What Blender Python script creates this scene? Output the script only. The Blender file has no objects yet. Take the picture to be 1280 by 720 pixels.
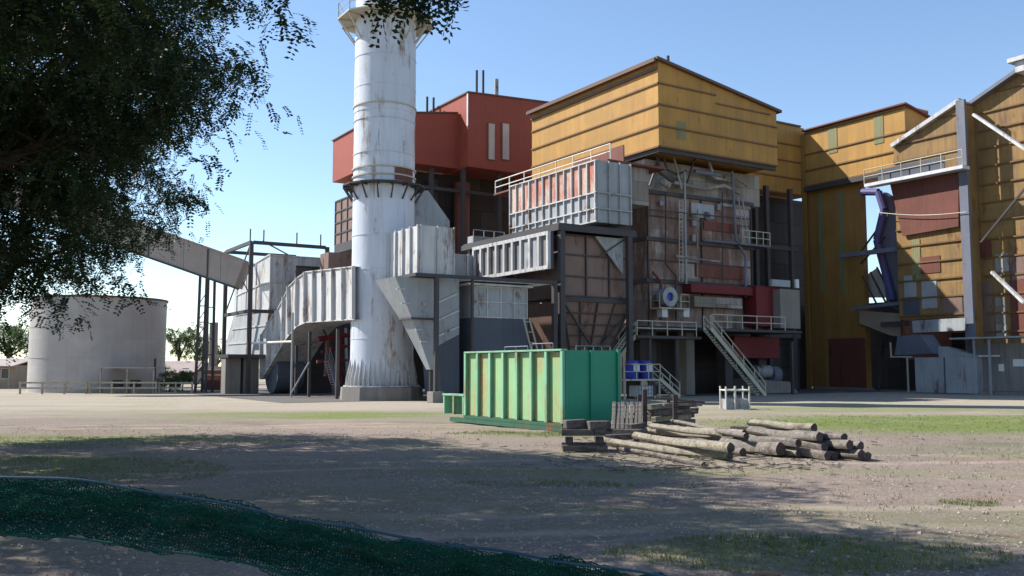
import bpy, math, random
import numpy as np
from mathutils import Vector, Matrix
random.seed(7); rng = np.random.default_rng(7)
scene = bpy.context.scene
COL = scene.collection
# ------------------------------------------------------------------ camera
F, H, TH = 1155.0, 2.2, math.atan(100/1155)
cam_d = bpy.data.cameras.new('camera'); cam = bpy.data.objects.new('camera', cam_d); COL.objects.link(cam)
cam.location = (0, 0, H); cam.rotation_euler = (math.pi/2 + TH, 0, 0)
cam_d.sensor_width = 36; cam_d.lens = 36*F/1280; cam_d.clip_end = 5000; cam_d.clip_start = .05
scene.camera = cam
# building axes: R runs away to the right, L runs away to the left
ANG = math.radians(32.2)
cR = (math.cos(ANG), math.sin(ANG)); cL = (-math.sin(ANG), math.cos(ANG))
def W(r, l, z=0): return Vector((r*cR[0]+l*cL[0], r*cR[1]+l*cL[1], z))
def B(x, y): return (x*cR[0]+y*cR[1], x*cL[0]+y*cL[1])
# survey helpers: measured bearings -> distances on a known wall plane
def ray(px, py):
    u, v = px-640, 360-py
    return (u, F*math.cos(TH)-v*math.sin(TH), F*math.sin(TH)+v*math.cos(TH))
def at(px, py, D):
    d = ray(px, py); s = D/d[1]; return Vector((d[0]*s, D, H+d[2]*s))
def gnd(px, py, z=0):
    d = ray(px, py); s = (z-H)/d[2]; return Vector((d[0]*s, d[1]*s, z))
def lf(px, py, r):
    d = ray(px, py); a, b = B(d[0], d[1]); s = r/a; return (b*s, H+d[2]*s)      # (l, z)
def rf(px, py, l):
    d = ray(px, py); a, b = B(d[0], d[1]); s = l/b; return (a*s, H+d[2]*s)      # (r, z)

# ------------------------------------------------------------------ mesh builder
class MB:
    def __init__(s): s.v = []; s.f = []
    def add(s, vs, fs):
        n = len(s.v); s.v += [tuple(p) for p in vs]; s.f += [tuple(i+n for i in f) for f in fs]; return s
    def box(s, a0, a1, b0, b1, c0, c1):
        return s.add([(a0,b0,c0),(a1,b0,c0),(a1,b1,c0),(a0,b1,c0),(a0,b0,c1),(a1,b0,c1),(a1,b1,c1),(a0,b1,c1)],
              [(3,2,1,0),(4,5,6,7),(0,1,5,4),(1,2,6,5),(2,3,7,6),(3,0,4,7)])
    def hexa(s, p): # 8 points bottom 4, top 4
        return s.add(p, [(3,2,1,0),(4,5,6,7),(0,1,5,4),(1,2,6,5),(2,3,7,6),(3,0,4,7)])
    def bar(s, p, q, w=.1, h=None, up=(0,0,1)):
        h = h or w; p = Vector(p); q = Vector(q); d = (q-p).normalized(); u = Vector(up)
        if abs(d.dot(u)) > .98: u = Vector((0,1,0))
        a = d.cross(u).normalized()*w/2; b = a.cross(d).normalized()*h/2
        return s.add([p-a-b,p+a-b,p+a+b,p-a+b,q-a-b,q+a-b,q+a+b,q-a+b],
              [(0,1,2,3),(7,6,5,4),(0,4,5,1),(1,5,6,2),(2,6,7,3),(3,7,4,0)])
    def tube(s, p, q, r=.05, r2=None, n=8, cap=True):
        p = Vector(p); q = Vector(q); r2 = r if r2 is None else r2
        d = (q-p).normalized(); u = Vector((0,0,1)) if abs(d.z) < .95 else Vector((1,0,0))
        a = d.cross(u).normalized(); b = d.cross(a)
        vs = [p+(a*math.cos(t)+b*math.sin(t))*r for t in [2*math.pi*i/n for i in range(n)]] + \
             [q+(a*math.cos(t)+b*math.sin(t))*r2 for t in [2*math.pi*i/n for i in range(n)]]
        fs = [(i,i+n,(i+1)%n+n,(i+1)%n) for i in range(n)]
        if cap: fs += [tuple(range(n)), tuple(reversed(range(n,2*n)))]
        return s.add(vs, fs)
    def path(s, pts, r, n=8):
        for a, b in zip(pts, pts[1:]): s.tube(a, b, r, n=n)
        return s
    def lathe(s, cx, cy, prof, n=48, cap=True):
        vs = [(cx+r*math.cos(2*math.pi*i/n), cy+r*math.sin(2*math.pi*i/n), z) for z, r in prof for i in range(n)]
        fs = [(k*n+i, k*n+(i+1)%n, (k+1)*n+(i+1)%n, (k+1)*n+i) for k in range(len(prof)-1) for i in range(n)]
        if cap: fs += [tuple(reversed(range(n))), tuple(range((len(prof)-1)*n, len(prof)*n))]
        return s.add(vs, fs)
    def prism_r(s, lz, r0, r1):  # polygon in (l,z) extruded along r
        n = len(lz); vs = [(r0,l,z) for l,z in lz]+[(r1,l,z) for l,z in lz]
        return s.add(vs, [tuple(range(n)), tuple(reversed(range(n,2*n)))]+[(i,i+n,(i+1)%n+n,(i+1)%n) for i in range(n)])
    def prism_l(s, rz, l0, l1):
        n = len(rz); vs = [(r,l0,z) for r,z in rz]+[(r,l1,z) for r,z in rz]
        return s.add(vs, [tuple(range(n)), tuple(reversed(range(n,2*n)))]+[(i,i+n,(i+1)%n+n,(i+1)%n) for i in range(n)])
    def rail(s, pts, h=1.1, sp=1.6, r=.035, mid=1):
        pts = [Vector(p) for p in pts]
        for a, b in zip(pts, pts[1:]):
            k = max(1, round((b-a).length/sp))
            for i in range(k+1):
                p = a.lerp(b, i/k); s.tube(p, p+Vector((0,0,h)), r, n=6)
            for j in range(mid+1):
                o = Vector((0,0,h*(j+1)/(mid+1))); s.tube(a+o, b+o, r, n=6)
        return s
ORG = {}
def tag(o, label=None, cat=None, group=None, kind=None):
    if label: o['label'] = label
    if cat: o['category'] = cat
    if group: o['group'] = group
    if kind: o['kind'] = kind
    return o
def _place(o, org, frame):
    if frame == 'b': o.location = W(*org); o.rotation_euler = (0,0,ANG)
    else: o.location = org
    ORG[o] = (org, frame)
def thing(name, label, cat, org, frame='b', group=None):
    o = bpy.data.objects.new(name, None); COL.objects.link(o); o.empty_display_size = .3
    _place(o, org, frame); return tag(o, label, cat, group)
def mkmesh(name, mb, mat, org, smooth=False):
    me = bpy.data.meshes.new(name)
    me.from_pydata([(x-org[0], y-org[1], z-org[2]) for x,y,z in mb.v], [], mb.f)
    me.update(); me.materials.append(mat)
    if smooth:
        for p in me.polygons: p.use_smooth = len(p.vertices) == 4
        me.set_sharp_from_angle(angle=math.radians(35))
    return me
def comps(mb):
    p = list(range(len(mb.v)))
    def f(x):
        while p[x] != x: p[x] = p[p[x]]; x = p[x]
        return x
    for q in mb.f:
        for i in q[1:]: p[f(i)] = f(q[0])
    g = {}
    for q in mb.f: g.setdefault(f(q[0]), []).append(q)
    out = []
    for fs in g.values():
        ids = sorted({i for q in fs for i in q}); mp = {i: k for k, i in enumerate(ids)}; n = MB()
        n.v = [mb.v[i] for i in ids]; n.f = [tuple(mp[i] for i in q) for q in fs]; out.append(n)
    return out
def part(name, mb, mat, parent, smooth=False, label=None, bevel=0, split=False):
    if split:
        return [part(name, c, mat, parent, smooth, label, bevel) for c in comps(mb)][0]
    org, frame = ORG[parent]
    o = bpy.data.objects.new(name, mkmesh(name, mb, mat, org, smooth)); COL.objects.link(o); o.parent = parent
    ORG[o] = (org, frame)
    if label: o['label'] = label
    if bevel:
        m = o.modifiers.new('bevel', 'BEVEL'); m.width = bevel; m.segments = 2; m.limit_method = 'ANGLE'
    return o
def solo(name, mb, mat, label, cat, org, frame='b', group=None, kind=None, smooth=False, bevel=0):
    o = bpy.data.objects.new(name, mkmesh(name, mb, mat, org, smooth)); COL.objects.link(o)
    _place(o, org, frame)
    if bevel:
        m = o.modifiers.new('bevel', 'BEVEL'); m.width = bevel; m.segments = 2; m.limit_method = 'ANGLE'
    return tag(o, label, cat, group, kind)

# ------------------------------------------------------------------ materials
class NT:
    def __init__(s, name):
        s.m = bpy.data.materials.new(name); s.m.use_nodes = True; s.t = s.m.node_tree; s.n = s.t.nodes; s.l = s.t.links
        s.b = s.n['Principled BSDF']; s.tc = s.n.new('ShaderNodeTexCoord').outputs['Object']
    def link(s, a, b): s.l.new(a, b)
    def mapped(s, sc=(1,1,1), loc=(0,0,0), rot=(0,0,0), src=None):
        k = s.n.new('ShaderNodeMapping'); k.inputs['Scale'].default_value = sc; k.inputs['Location'].default_value = loc
        k.inputs['Rotation'].default_value = rot
        s.link(src or s.tc, k.inputs[0]); return k.outputs[0]
    def noise(s, sc, det=6, rough=.6, src=None, dist=0):
        k = s.n.new('ShaderNodeTexNoise'); k.inputs['Scale'].default_value = sc; k.inputs['Detail'].default_value = det
        k.inputs['Roughness'].default_value = rough; k.inputs['Distortion'].default_value = dist
        s.link(src or s.tc, k.inputs['Vector']); return k.outputs['Fac']
    def voro(s, sc, src=None, out='Color'):
        k = s.n.new('ShaderNodeTexVoronoi'); k.inputs['Scale'].default_value = sc; s.link(src or s.tc, k.inputs['Vector']); return k.outputs[out]
    def ramp(s, fac, a, b, ca=0., cb=1.):
        k = s.n.new('ShaderNodeMapRange'); k.inputs['From Min'].default_value = a; k.inputs['From Max'].default_value = b
        k.inputs['To Min'].default_value = ca; k.inputs['To Max'].default_value = cb; s.link(fac, k.inputs['Value']); return k.outputs[0]
    def math(s, op, a, b=None):
        k = s.n.new('ShaderNodeMath'); k.operation = op
        for i, x in enumerate([a, b]):
            if x is None: continue
            if isinstance(x, (int, float)): k.inputs[i].default_value = x
            else: s.link(x, k.inputs[i])
        return k.outputs[0]
    def mix(s, fac, a, b, mode='MIX'):
        k = s.n.new('ShaderNodeMix'); k.data_type = 'RGBA'; k.blend_type = mode
        for i, x in ((0, fac), (6, a), (7, b)):
            if isinstance(x, (int, float)): k.inputs[i].default_value = x
            elif isinstance(x, (tuple, list)): k.inputs[i].default_value = (*x[:3], 1)
            else: s.link(x, k.inputs[i])
        return k.outputs[2]
    def sep(s, src=None):
        k = s.n.new('ShaderNodeSeparateXYZ'); s.link(src or s.tc, k.inputs[0]); return k.outputs
    def bump(s, h, strength=.3, dist=.02):
        k = s.n.new('ShaderNodeBump'); k.inputs['Strength'].default_value = strength; k.inputs['Distance'].default_value = dist
        s.link(h, k.inputs['Height']); s.link(k.outputs[0], s.b.inputs['Normal'])
    def fin(s, col, rough=.7, metal=0., spec=.3):
        if isinstance(col, (tuple, list)): s.b.inputs['Base Color'].default_value = (*col[:3], 1)
        else: s.link(col, s.b.inputs['Base Color'])
        if isinstance(rough, (int, float)): s.b.inputs['Roughness'].default_value = rough
        else: s.link(rough, s.b.inputs['Roughness'])
        s.b.inputs['Metallic'].default_value = metal; s.b.inputs['Specular IOR Level'].default_value = spec
        return s.m
RUST = (.16, .055, .025)
def paint(name, c, rust=.3, rc=RUST, dirt=.35, dc=None, corr=0, rough=.6, var=.12, streak=1.2, rsc=.7, hz=False, panel=None, pc=None, pfac=.5, metal=0, spec=.3, mort=1.):
    """weathered paint: tone variation, vertical streaks, rust blotches, optional corrugation and sheet-by-sheet tone"""
    t = NT(name)
    n1 = t.noise(.35, 5); col = t.mix(t.ramp(n1, .35, .65), [x*(1-var) for x in c], [min(1, x*(1+var)) for x in c])
    if panel:
        xyz = t.sep(); h = t.math('ADD', xyz[0], xyz[1])
        k = t.n.new('ShaderNodeCombineXYZ'); t.link(h, k.inputs[0]); t.link(xyz[2], k.inputs[1])
        br = t.n.new('ShaderNodeTexBrick'); t.link(k.outputs[0], br.inputs['Vector'])
        br.inputs['Scale'].default_value = 1; br.inputs['Brick Width'].default_value = panel[0]; br.inputs['Row Height'].default_value = panel[1]
        br.inputs['Mortar Size'].default_value = panel[2] if len(panel) > 2 else .02; br.offset = panel[3] if len(panel) > 3 else .5
        br.inputs['Color1'].default_value = (0,0,0,1); br.inputs['Color2'].default_value = (1,1,1,1); br.inputs['Mortar'].default_value = (.5,.5,.5,1)
        sel = t.ramp(br.outputs['Color'], .35, .75)
        col = t.mix(t.math('MULTIPLY', sel, pfac), col, pc)
        col = t.mix(t.math('MULTIPLY', br.outputs['Fac'], mort), col, [x*.35 for x in c])
    s = t.noise(streak*2.2, 6, .7, t.mapped((1, 1, .07)))
    col = t.mix(t.math('MULTIPLY', t.ramp(s, .45, .72), dirt), col, dc or [x*.45+.01 for x in c])
    if rust > 0:
        r1 = t.noise(rsc, 8, .72, t.mapped((1, 1, .45), (3.1, 1.7, 9)))
        r2 = t.noise(rsc*4, 8, .75, t.mapped((1, 1, .12), (7, 2, 1)))
        rr = t.math('ADD', t.math('MULTIPLY', r1, .6), t.math('MULTIPLY', r2, .4))
        th = .66-.2*rust
        m = t.ramp(rr, th-.03, th+.05)
        rcol = t.mix(t.noise(6, 4), [x*.6 for x in rc], [x*1.5 for x in rc])
        col = t.mix(m, col, rcol)
    if corr:
        xyz = t.sep(); h = xyz[2] if hz else t.math('ADD', xyz[0], xyz[1])
        w = t.math('SINE', t.math('MULTIPLY', h, 2*math.pi/corr)); t.bump(w, .22, corr*.08)
    else:
        t.bump(t.noise(2.2, 5), .35, .03)
    return t.fin(col, rough, metal, spec)
M = {}
M['yellow'] = paint('yellow_cladding', (.40,.215,.05), rust=.2, dirt=.5, dc=(.2,.12,.05), corr=.1, rough=.65, panel=(.95,60,.008,0), pc=(.31,.18,.05), pfac=.55, mort=.25)
M['yellow_old_shaded'] = paint('grimy_shaded_cladding', (.28,.165,.055), rust=.45, rc=(.13,.06,.03), dirt=.85, dc=(.13,.09,.055), corr=.1, rough=.7, panel=(1.1,1.62,.01,.4), pc=(.21,.135,.06), pfac=.6, mort=.3)  # shed yellow: grime, plus an overall darkening that stands in for shade
M['yellow_patch'] = paint('faded_green_sheet', (.20,.19,.09), rust=.05, dirt=.4, corr=.2)
M['ochre'] = paint('ochre_tower_cladding', (.30,.165,.045), rust=.3, rc=(.17,.07,.03), dirt=.4, corr=.1, panel=(.9,60,.008,0), pc=(.22,.12,.04), pfac=.6, mort=.25)
M['red'] = paint('red_cladding', (.27,.06,.036), rust=.05, dirt=.3, dc=(.2,.04,.03), corr=.25, rough=.65, var=.06)
M['trim'] = paint('dark_roof_trim', (.12,.07,.05), rust=.3, dirt=.3)
M['girt'] = paint('girt_steel', (.16,.09,.035), rust=.3, dirt=.3)
M['white'] = paint('old_white_paint', (.50,.50,.50), rust=.5, rc=(.15,.08,.05), dirt=.65, dc=(.2,.19,.185), rough=.5, var=.06)
M['stack'] = paint('stack_silver_paint', (.53,.565,.63), rust=.5, rc=(.24,.17,.12), dirt=.5, dc=(.34,.35,.37), rough=.45, var=.05, rsc=.5)
M['rustwhite'] = paint('rusted_white_panel', (.42,.13,.08), rust=.9, rc=(.45,.36,.30), dirt=.5, rough=.6)
M['greywhite'] = paint('grey_duct_paint', (.31,.33,.345), rust=.42, rc=(.12,.06,.04), dirt=.45, dc=(.2,.2,.21))
M['tankwhite'] = paint('tank_paint', (.38,.355,.34), rust=.0, dirt=.35, dc=(.29,.25,.23), rough=.6, panel=(6,2.4,.006), pc=(.35,.32,.31), pfac=.6, mort=.3)
M['slate'] = paint('slate_blue_metal', (.075,.085,.11), rust=.1, dirt=.3)
M['boiler'] = paint('boiler_casing', (.25,.19,.17), rust=.85, rc=(.15,.08,.058), dirt=.75, dc=(.12,.095,.085), panel=(3.6,1.92,.02,.3), pc=(.42,.38,.36), pfac=.75, mort=.4, rsc=.35)
M['boilertop'] = paint('lagging_cladding', (.33,.31,.28), rust=.45, rc=(.1,.06,.04), dirt=.6, dc=(.09,.08,.07), panel=(2.9,1.5,.02), pc=(.17,.13,.1), pfac=.7)
M['brownpanel'] = paint('brown_hopper_plate', (.2,.13,.105), rust=.5, rc=(.09,.045,.03), dirt=.4)
M['steel'] = paint('dark_steel', (.055,.05,.052), rust=.3, rc=(.07,.035,.025), dirt=.2, rough=.6)
M['steelgrey'] = paint('bluegrey_steel', (.14,.15,.19), rust=.25, rc=(.1,.05,.03), dirt=.3)
M['rail'] = paint('handrail_paint', (.45,.42,.33), rust=.35, dirt=.3)
M['railw'] = paint('white_handrail_paint', (.62,.60,.52), rust=.15, dirt=.3)
M['concrete'] = paint('old_concrete', (.22,.20,.18), rust=.0, dirt=.6, dc=(.1,.09,.08), rough=.9)
M['dark'] = paint('shade_dark_wall', (.03,.026,.026), rust=.2, rc=(.05,.03,.025), dirt=.3, panel=(3,2.2,.04), pc=(.055,.045,.045), pfac=.8)  # near-black wall colour carries the shade of deep recesses
M['darkred'] = paint('dark_red_duct', (.14,.016,.02), rust=.2, rc=(.1,.03,.02), dirt=.3)
M['redbrown'] = paint('redbrown_sheet', (.15,.05,.036), rust=.5, rc=(.09,.035,.02), dirt=.4, corr=.2)
M['g_rib'] = paint('pale_green_paint', (.20,.42,.28), rust=.5, rc=(.22,.13,.06), dirt=.3)
M['g_panel'] = paint('streaked_green_panel', (.22,.42,.22), rust=.8, rc=(.36,.27,.12), dirt=.6, dc=(.34,.34,.14), rsc=.55)
M['g_teal'] = paint('teal_green_panel', (.025,.25,.15), rust=.22, rc=(.12,.08,.04), dirt=.4, dc=(.02,.2,.13), var=.05, rough=.5)
M['g_dark'] = paint('dark_green_skid', (.03,.10,.06), rust=.4, dirt=.3)
M['blue'] = paint('blue_plastic', (.03,.05,.33), rust=0, dirt=.1, rough=.4)
M['whitep'] = paint('white_plastic', (.6,.6,.62), rust=0, dirt=.3, rough=.5)
M['conv'] = paint('conveyor_cladding', (.33,.28,.25), rust=.1, dirt=.3, dc=(.2,.16,.14), corr=.25, panel=(3.2,50,.02,0), pc=(.29,.25,.22), pfac=.5)
M['housewall'] = paint('cream_weatherboard', (.34,.27,.2), rust=0, dirt=.3, corr=.25, hz=True)
M['roofiron'] = paint('roof_iron', (.36,.29,.26), rust=.3, dirt=.4, corr=.2)
M['glass'] = paint('dark_window_glass', (.03,.035,.04), rust=0, dirt=.1, rough=.15, spec=.6)
M['slot'] = paint('slot_louvre', (.48,.38,.32), rust=.1, dirt=.4, corr=.1, hz=True)
M['paper'] = paint('notice_paper', (.65,.65,.62), rust=0, dirt=.1)
def wood(name, c, c2):
    t = NT(name); g = t.noise(5, 8, .7, t.mapped((.35, 3, 3))); col = t.mix(t.ramp(g, .35, .65), c, c2)
    p = t.noise(2.2, 6, .7, t.mapped((1,1,1),(5,5,5))); col = t.mix(t.ramp(p, .52, .66, 0, .75), col, [x*.4 for x in c2])
    col = t.mix(t.ramp(t.noise(1.1, 5, .7, t.mapped((1,1,1),(2,8,5))), .55, .7, 0, .35), col, (.16,.18,.07)) if 'pole' in name else col
    k = t.ramp(t.voro(2.6, None, 'Distance'), .0, .09, 1, 0); col = t.mix(t.math('MULTIPLY', k, .8), col, [x*.3 for x in c2])
    t.bump(t.math('ADD', g, k), 1., .03); return t.fin(col, .85)
M['log'] = wood('weathered_pole_wood', (.34,.31,.24), (.15,.125,.10))
M['log2'] = wood('grey_pole_wood', (.24,.21,.185), (.10,.085,.075))
M['logend'] = wood('dark_log_end', (.10,.075,.07), (.05,.04,.038))
M['sleeper'] = wood('old_timber_sleeper', (.17,.145,.13), (.05,.04,.038))
M['fencewood'] = wood('pale_fence_rail', (.45,.38,.3), (.3,.25,.2))
M['bark'] = wood('tree_bark', (.09,.065,.045), (.045,.035,.025))
def leafmat(name, a, b, c):
    t = NT(name); n = t.noise(.5, 4); n2 = t.voro(9)
    col = t.mix(t.ramp(n, .35, .65), a, b); col = t.mix(t.ramp(n2, .55, 1, 0, .7), col, c)
    m = t.fin(col, .55, 0, .35)
    tr = t.n.new('ShaderNodeBsdfTranslucent'); t.link(col, tr.inputs[0])
    mx = t.n.new('ShaderNodeMixShader'); mx.inputs[0].default_value = .3
    t.link(t.b.outputs[0], mx.inputs[1]); t.link(tr.outputs[0], mx.inputs[2]); t.link(mx.outputs[0], t.n['Material Output'].inputs[0])
    return m
M['leaf'] = leafmat('raintree_leaf', (.014,.03,.009), (.024,.05,.013), (.05,.085,.02))
M['leafbg'] = leafmat('distant_leaf', (.05,.09,.03), (.08,.13,.04), (.12,.17,.06))
M['grass'] = leafmat('grass_blade', (.10,.14,.035), (.16,.18,.06), (.2,.19,.09))
# ground
def ground_mat():
    t = NT('dirt_and_gravel')
    dirt = t.mix(t.ramp(t.noise(.09, 6, .65), .38, .62), (.36,.28,.225), (.23,.185,.16))
    far = t.sep()
    gv = t.voro(26); gr = t.noise(40, 4, .8)
    dirt = t.mix(t.ramp(t.noise(7, 8, .8), .35, .68, 0, .55), dirt, (.12,.10,.09))
    dirt = t.mix(t.ramp(gv, .7, .95, 0, .7), dirt, (.46,.42,.38))
    dirt = t.mix(t.ramp(gr, .55, .75, 0, .45), dirt, (.10,.075,.06))
    red = t.mix(t.ramp(t.noise(.35, 6, .7, t.mapped((.5, 1.6, 1), (4, 1, 0))), .56, .68, 0, .5), dirt, (.24,.12,.07))
    # compacted tyre tracks sweeping across the yard, damp stains
    for (ox, oy, fr, am) in ((0, 21.5, .055, 2.2), (3, 36, .04, 2.6), (-2, 13.6, .07, 1.2)):
        w_ = t.math('MULTIPLY', t.math('SINE', t.math('MULTIPLY', t.math('ADD', far[0], ox), fr)), am)
        yy = t.math('ABSOLUTE', t.math('SUBTRACT', t.math('SUBTRACT', far[1], w_), oy))
        tw_ = t.math('ABSOLUTE', t.math('SUBTRACT', yy, .8))
        mk = t.math('MULTIPLY', t.ramp(tw_, .34, .12), t.ramp(t.noise(.5, 5, .7), .4, .6, .1, .55))
        red = t.mix(mk, red, (.46,.38,.31))
    red = t.mix(t.ramp(t.noise(.3, 6, .75, t.mapped((.5,1.4,1),(1,9,0))), .57, .68, 0, .6), red, (.12,.10,.09))
    # pale compacted strip along the buildings
    strip = t.ramp(t.math('ADD', far[1], t.math('MULTIPLY', t.noise(.12, 4), 14)), 44, 60)
    pale = t.mix(t.noise(3, 6), (.45,.40,.32), (.34,.30,.24))
    red = t.mix(t.math('MULTIPLY', strip, .75), red, pale)
    # grass cover
    g = t.noise(.22, 7, .68, t.mapped((.42, 1.25, 1), (11, 3.7, 0)))
    g2 = t.noise(5, 6, .8)
    gm = t.ramp(t.math('ADD', t.math('MULTIPLY', g, .75), t.math('MULTIPLY', g2, .25)), .49, .58)
    # grassy places: left verge, middle strip, right field, verge in the shade
    tot = None
    for cx, cy, rx, ry, w in ((-13,21,7,4.5,1),(-16,29,9,3,.9),(-9,44,10,5,1.2),(20,37,15,8,1.8),(3.5,11.2,2.6,1.3,.9),(25,27,14,4,.8),(2,20,7,1.6,.5),(14,24,4,1.2,.6),(18,50,12,5,.9),(5,45,4,2,.7),(1.0,31,3.2,1.6,.9),(30,47,9,5,.8),(9.5,14.5,1.2,.6,.7)):
        k = t.n.new('ShaderNodeTexGradient'); k.gradient_type = 'SPHERICAL'
        t.link(t.mapped((1/rx,1/ry,0), (-cx/rx,-cy/ry,0)), k.inputs[0])
        q = t.math('MULTIPLY', t.ramp(k.outputs['Fac'], 0, .5), w); tot = q if tot is None else t.math('MAXIMUM', tot, q)
    gm2 = t.math('MULTIPLY', tot, t.ramp(t.math('ADD', t.math('MULTIPLY', g, .4), t.math('MULTIPLY', g2, .6)), .38, .55))
    gm = t.math('MAXIMUM', t.math('MULTIPLY', gm, .35), gm2)
    gc = t.mix(t.noise(1.6, 5), (.10,.15,.035), (.2,.23,.07))
    col = t.mix(t.math('MULTIPLY', gm, .92), red, gc)
    t.bump(t.math('ADD', t.noise(12, 8, .8), t.math('MULTIPLY', gv, .5)), .9, .05)
    return t.fin(col, .95, 0, .1)
M['ground'] = ground_mat()

# ------------------------------------------------------------------ ground
n = 120
xs = np.concatenate([np.linspace(-2500,-60,8)[:-1], np.linspace(-60,70,n), np.linspace(70,2500,8)[1:]])
ys = np.concatenate([np.linspace(-600,-5,5)[:-1], np.linspace(-5,110,n), np.linspace(110,3000,8)[1:]])
g = MB()
def gz(x, y):
    f = max(0, min(1, (48-y)/8))*max(0, min(1, (40-abs(x))/8))
    return f*(.035*math.sin(x*.7+1.3*math.sin(y*.33))*math.sin(y*.55+.4)+.02*math.sin(x*2.1+y*1.7))
g.v = [(x, y, gz(x, y)) for y in ys for x in xs]; nx = len(xs)
g.f = [(j*nx+i, j*nx+i+1, (j+1)*nx+i+1, (j+1)*nx+i) for j in range(len(ys)-1) for i in range(nx-1)]
solo('ground', g, M['ground'], 'dirt and gravel yard with patches of thin grass', 'ground', (0,0,0), 'w', kind='structure', smooth=True)

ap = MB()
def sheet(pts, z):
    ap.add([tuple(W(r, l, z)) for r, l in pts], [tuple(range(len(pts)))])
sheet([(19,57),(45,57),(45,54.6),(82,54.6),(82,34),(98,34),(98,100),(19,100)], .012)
solo('bounce_slab', ap, paint('dark_bounce_slab', (.11,.10,.095), rust=0, dirt=.5, dc=(.05,.045,.045), rough=.9), 'dark stained slab added under the plant to cut ground bounce', 'ground', (0,0,0), 'w', kind='structure')  # slab added to cut bounced light and darken the shaded areas
# helper: horizontal lines / vertical stiffeners on the two visible faces
def girts(mb, r, l, l1, r1, zs, w=.14, d=.1):
    """girts around a building corner (r,l): along L to l1 and along R to r1"""
    for z in zs:
        if l1: mb.box(r-d, r-.003, l-d, l1, z-w/2, z+w/2)
        if r1: mb.box(r-.002, r1, l-d, l-.003, z-w/2, z+w/2)
    return mb

# ------------------------------------------------------------------ main yellow building above the boiler
YR, YL = 48.2, 54.7
yl1 = lf(665,180,YR)[0]; yr1 = rf(971,170,YL)[0]
ztop = rf(826,76,YL)[1]; ztr = rf(971,140,YL)[1]; zb = rf(826,184,YL)[1]
bld = thing('boiler_house', 'big yellow corrugated boiler house box raised high over the rusty boiler casing', 'building', (YR, YL, 0))
m = MB(); m.prism_l([(YR,zb),(yr1,zb),(yr1,ztr),(YR,ztop)], YL, yl1); part('wall', m, M['yellow'], bld)
m = MB(); zs = [zb+.05, zb+(ztop-zb)*.245, zb+(ztop-zb)*.49, zb+(ztop-zb)*.735]
girts(m, YR, YL, yl1, None, zs, .13, .11)
for i, z in enumerate(zs):
    if i < 3: m.box(YR-.11, yr1, YL-.11, YL-.003, z-.065, z+.065)
m.box(YR-.11, YR+6.3, YL-.11, YL-.003, zs[3]-.065, zs[3]+.065); m.box(YR+6.3, yr1-.8, YL-.11, YL-.003, zs[3]-.75, zs[3]-.65)
part('girt', m, M['girt'], bld)
m = MB(); o = .35
m.hexa([(YR-o,YL-o,ztop-.02),(yr1+o,YL-o,ztr-.1),(yr1+o,yl1+o,ztr-.1),(YR-o,yl1+o,ztop-.02),(YR-o,YL-o,ztop+.2),(yr1+o,YL-o,ztr+.12),(yr1+o,yl1+o,ztr+.12),(YR-o,yl1+o,ztop+.2)])
part('roof', m, M['trim'], bld)
m = MB(); m.box(YR-.55, YR-.36, YL-.2, yl1+.2, ztop-.22, ztop+.06); m.box(YR-.16, YR-.004, YL, yl1, ztop-.75, ztop-.5)
part('gutter', m, M['trim'], bld)
m = MB(); m.box(YR+1.9, YR+2.9, YL-.02, YL-.004, zb+.9, zb+2.4); part('wall_patch', m, M['yellow_patch'], bld)
m = MB(); m.tube((YR+1.1, YL, ztop+.05), (YR+1.1, YL, ztop+.55), .12); part('roof_vent', m, M['steel'], bld)
m = MB(); m.box(YR+.1, yr1-.1, YL+.1, YL+.35, zb-.35, zb-.01); m.box(YR+.1, YR+.35, YL+.36, yl1-.1, zb-.35, zb-.01); part('edge_beam', m, M['steel'], bld)

# ------------------------------------------------------------------ boiler
BR, BL = 48.5, 56.7
br1 = rf(939,300,BL)[0]
bo = thing('boiler', 'tall rusty brown and grey panelled boiler casing under the yellow building', 'boiler', (BR, BL, 0))
zA = 16.45; z0 = 5.3
m = MB().box(BR, br1, BL, BL+11, z0, zA); part('casing', m, M['boiler'], bo)
m = MB().box(BR+.2, br1+1.5, BL+.3, BL+11, zA+.003, 19.2); part('upper_casing', m, M['boilertop'], bo)
m = MB()
for z in (zA, 12.6, 9.2, z0+.1):
    m.box(BR-.22, br1+.15, BL-.25, BL-.003, z-.16, z+.16); m.box(BR-.22, BR-.003, BL, BL+11, z-.16, z+.16)
for i in (0,3,6):
    r = BR+.1+i*(br1-BR-.2)/6
    m.box(r-.05, r+.05, BL-.14, BL-.004, z0, zA)
for z in (14.5, 10.9, 7.6): m.box(BR, br1, BL-.1, BL-.002, z-.05, z+.05)
part('buckstay', m, M['steel'], bo)
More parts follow.
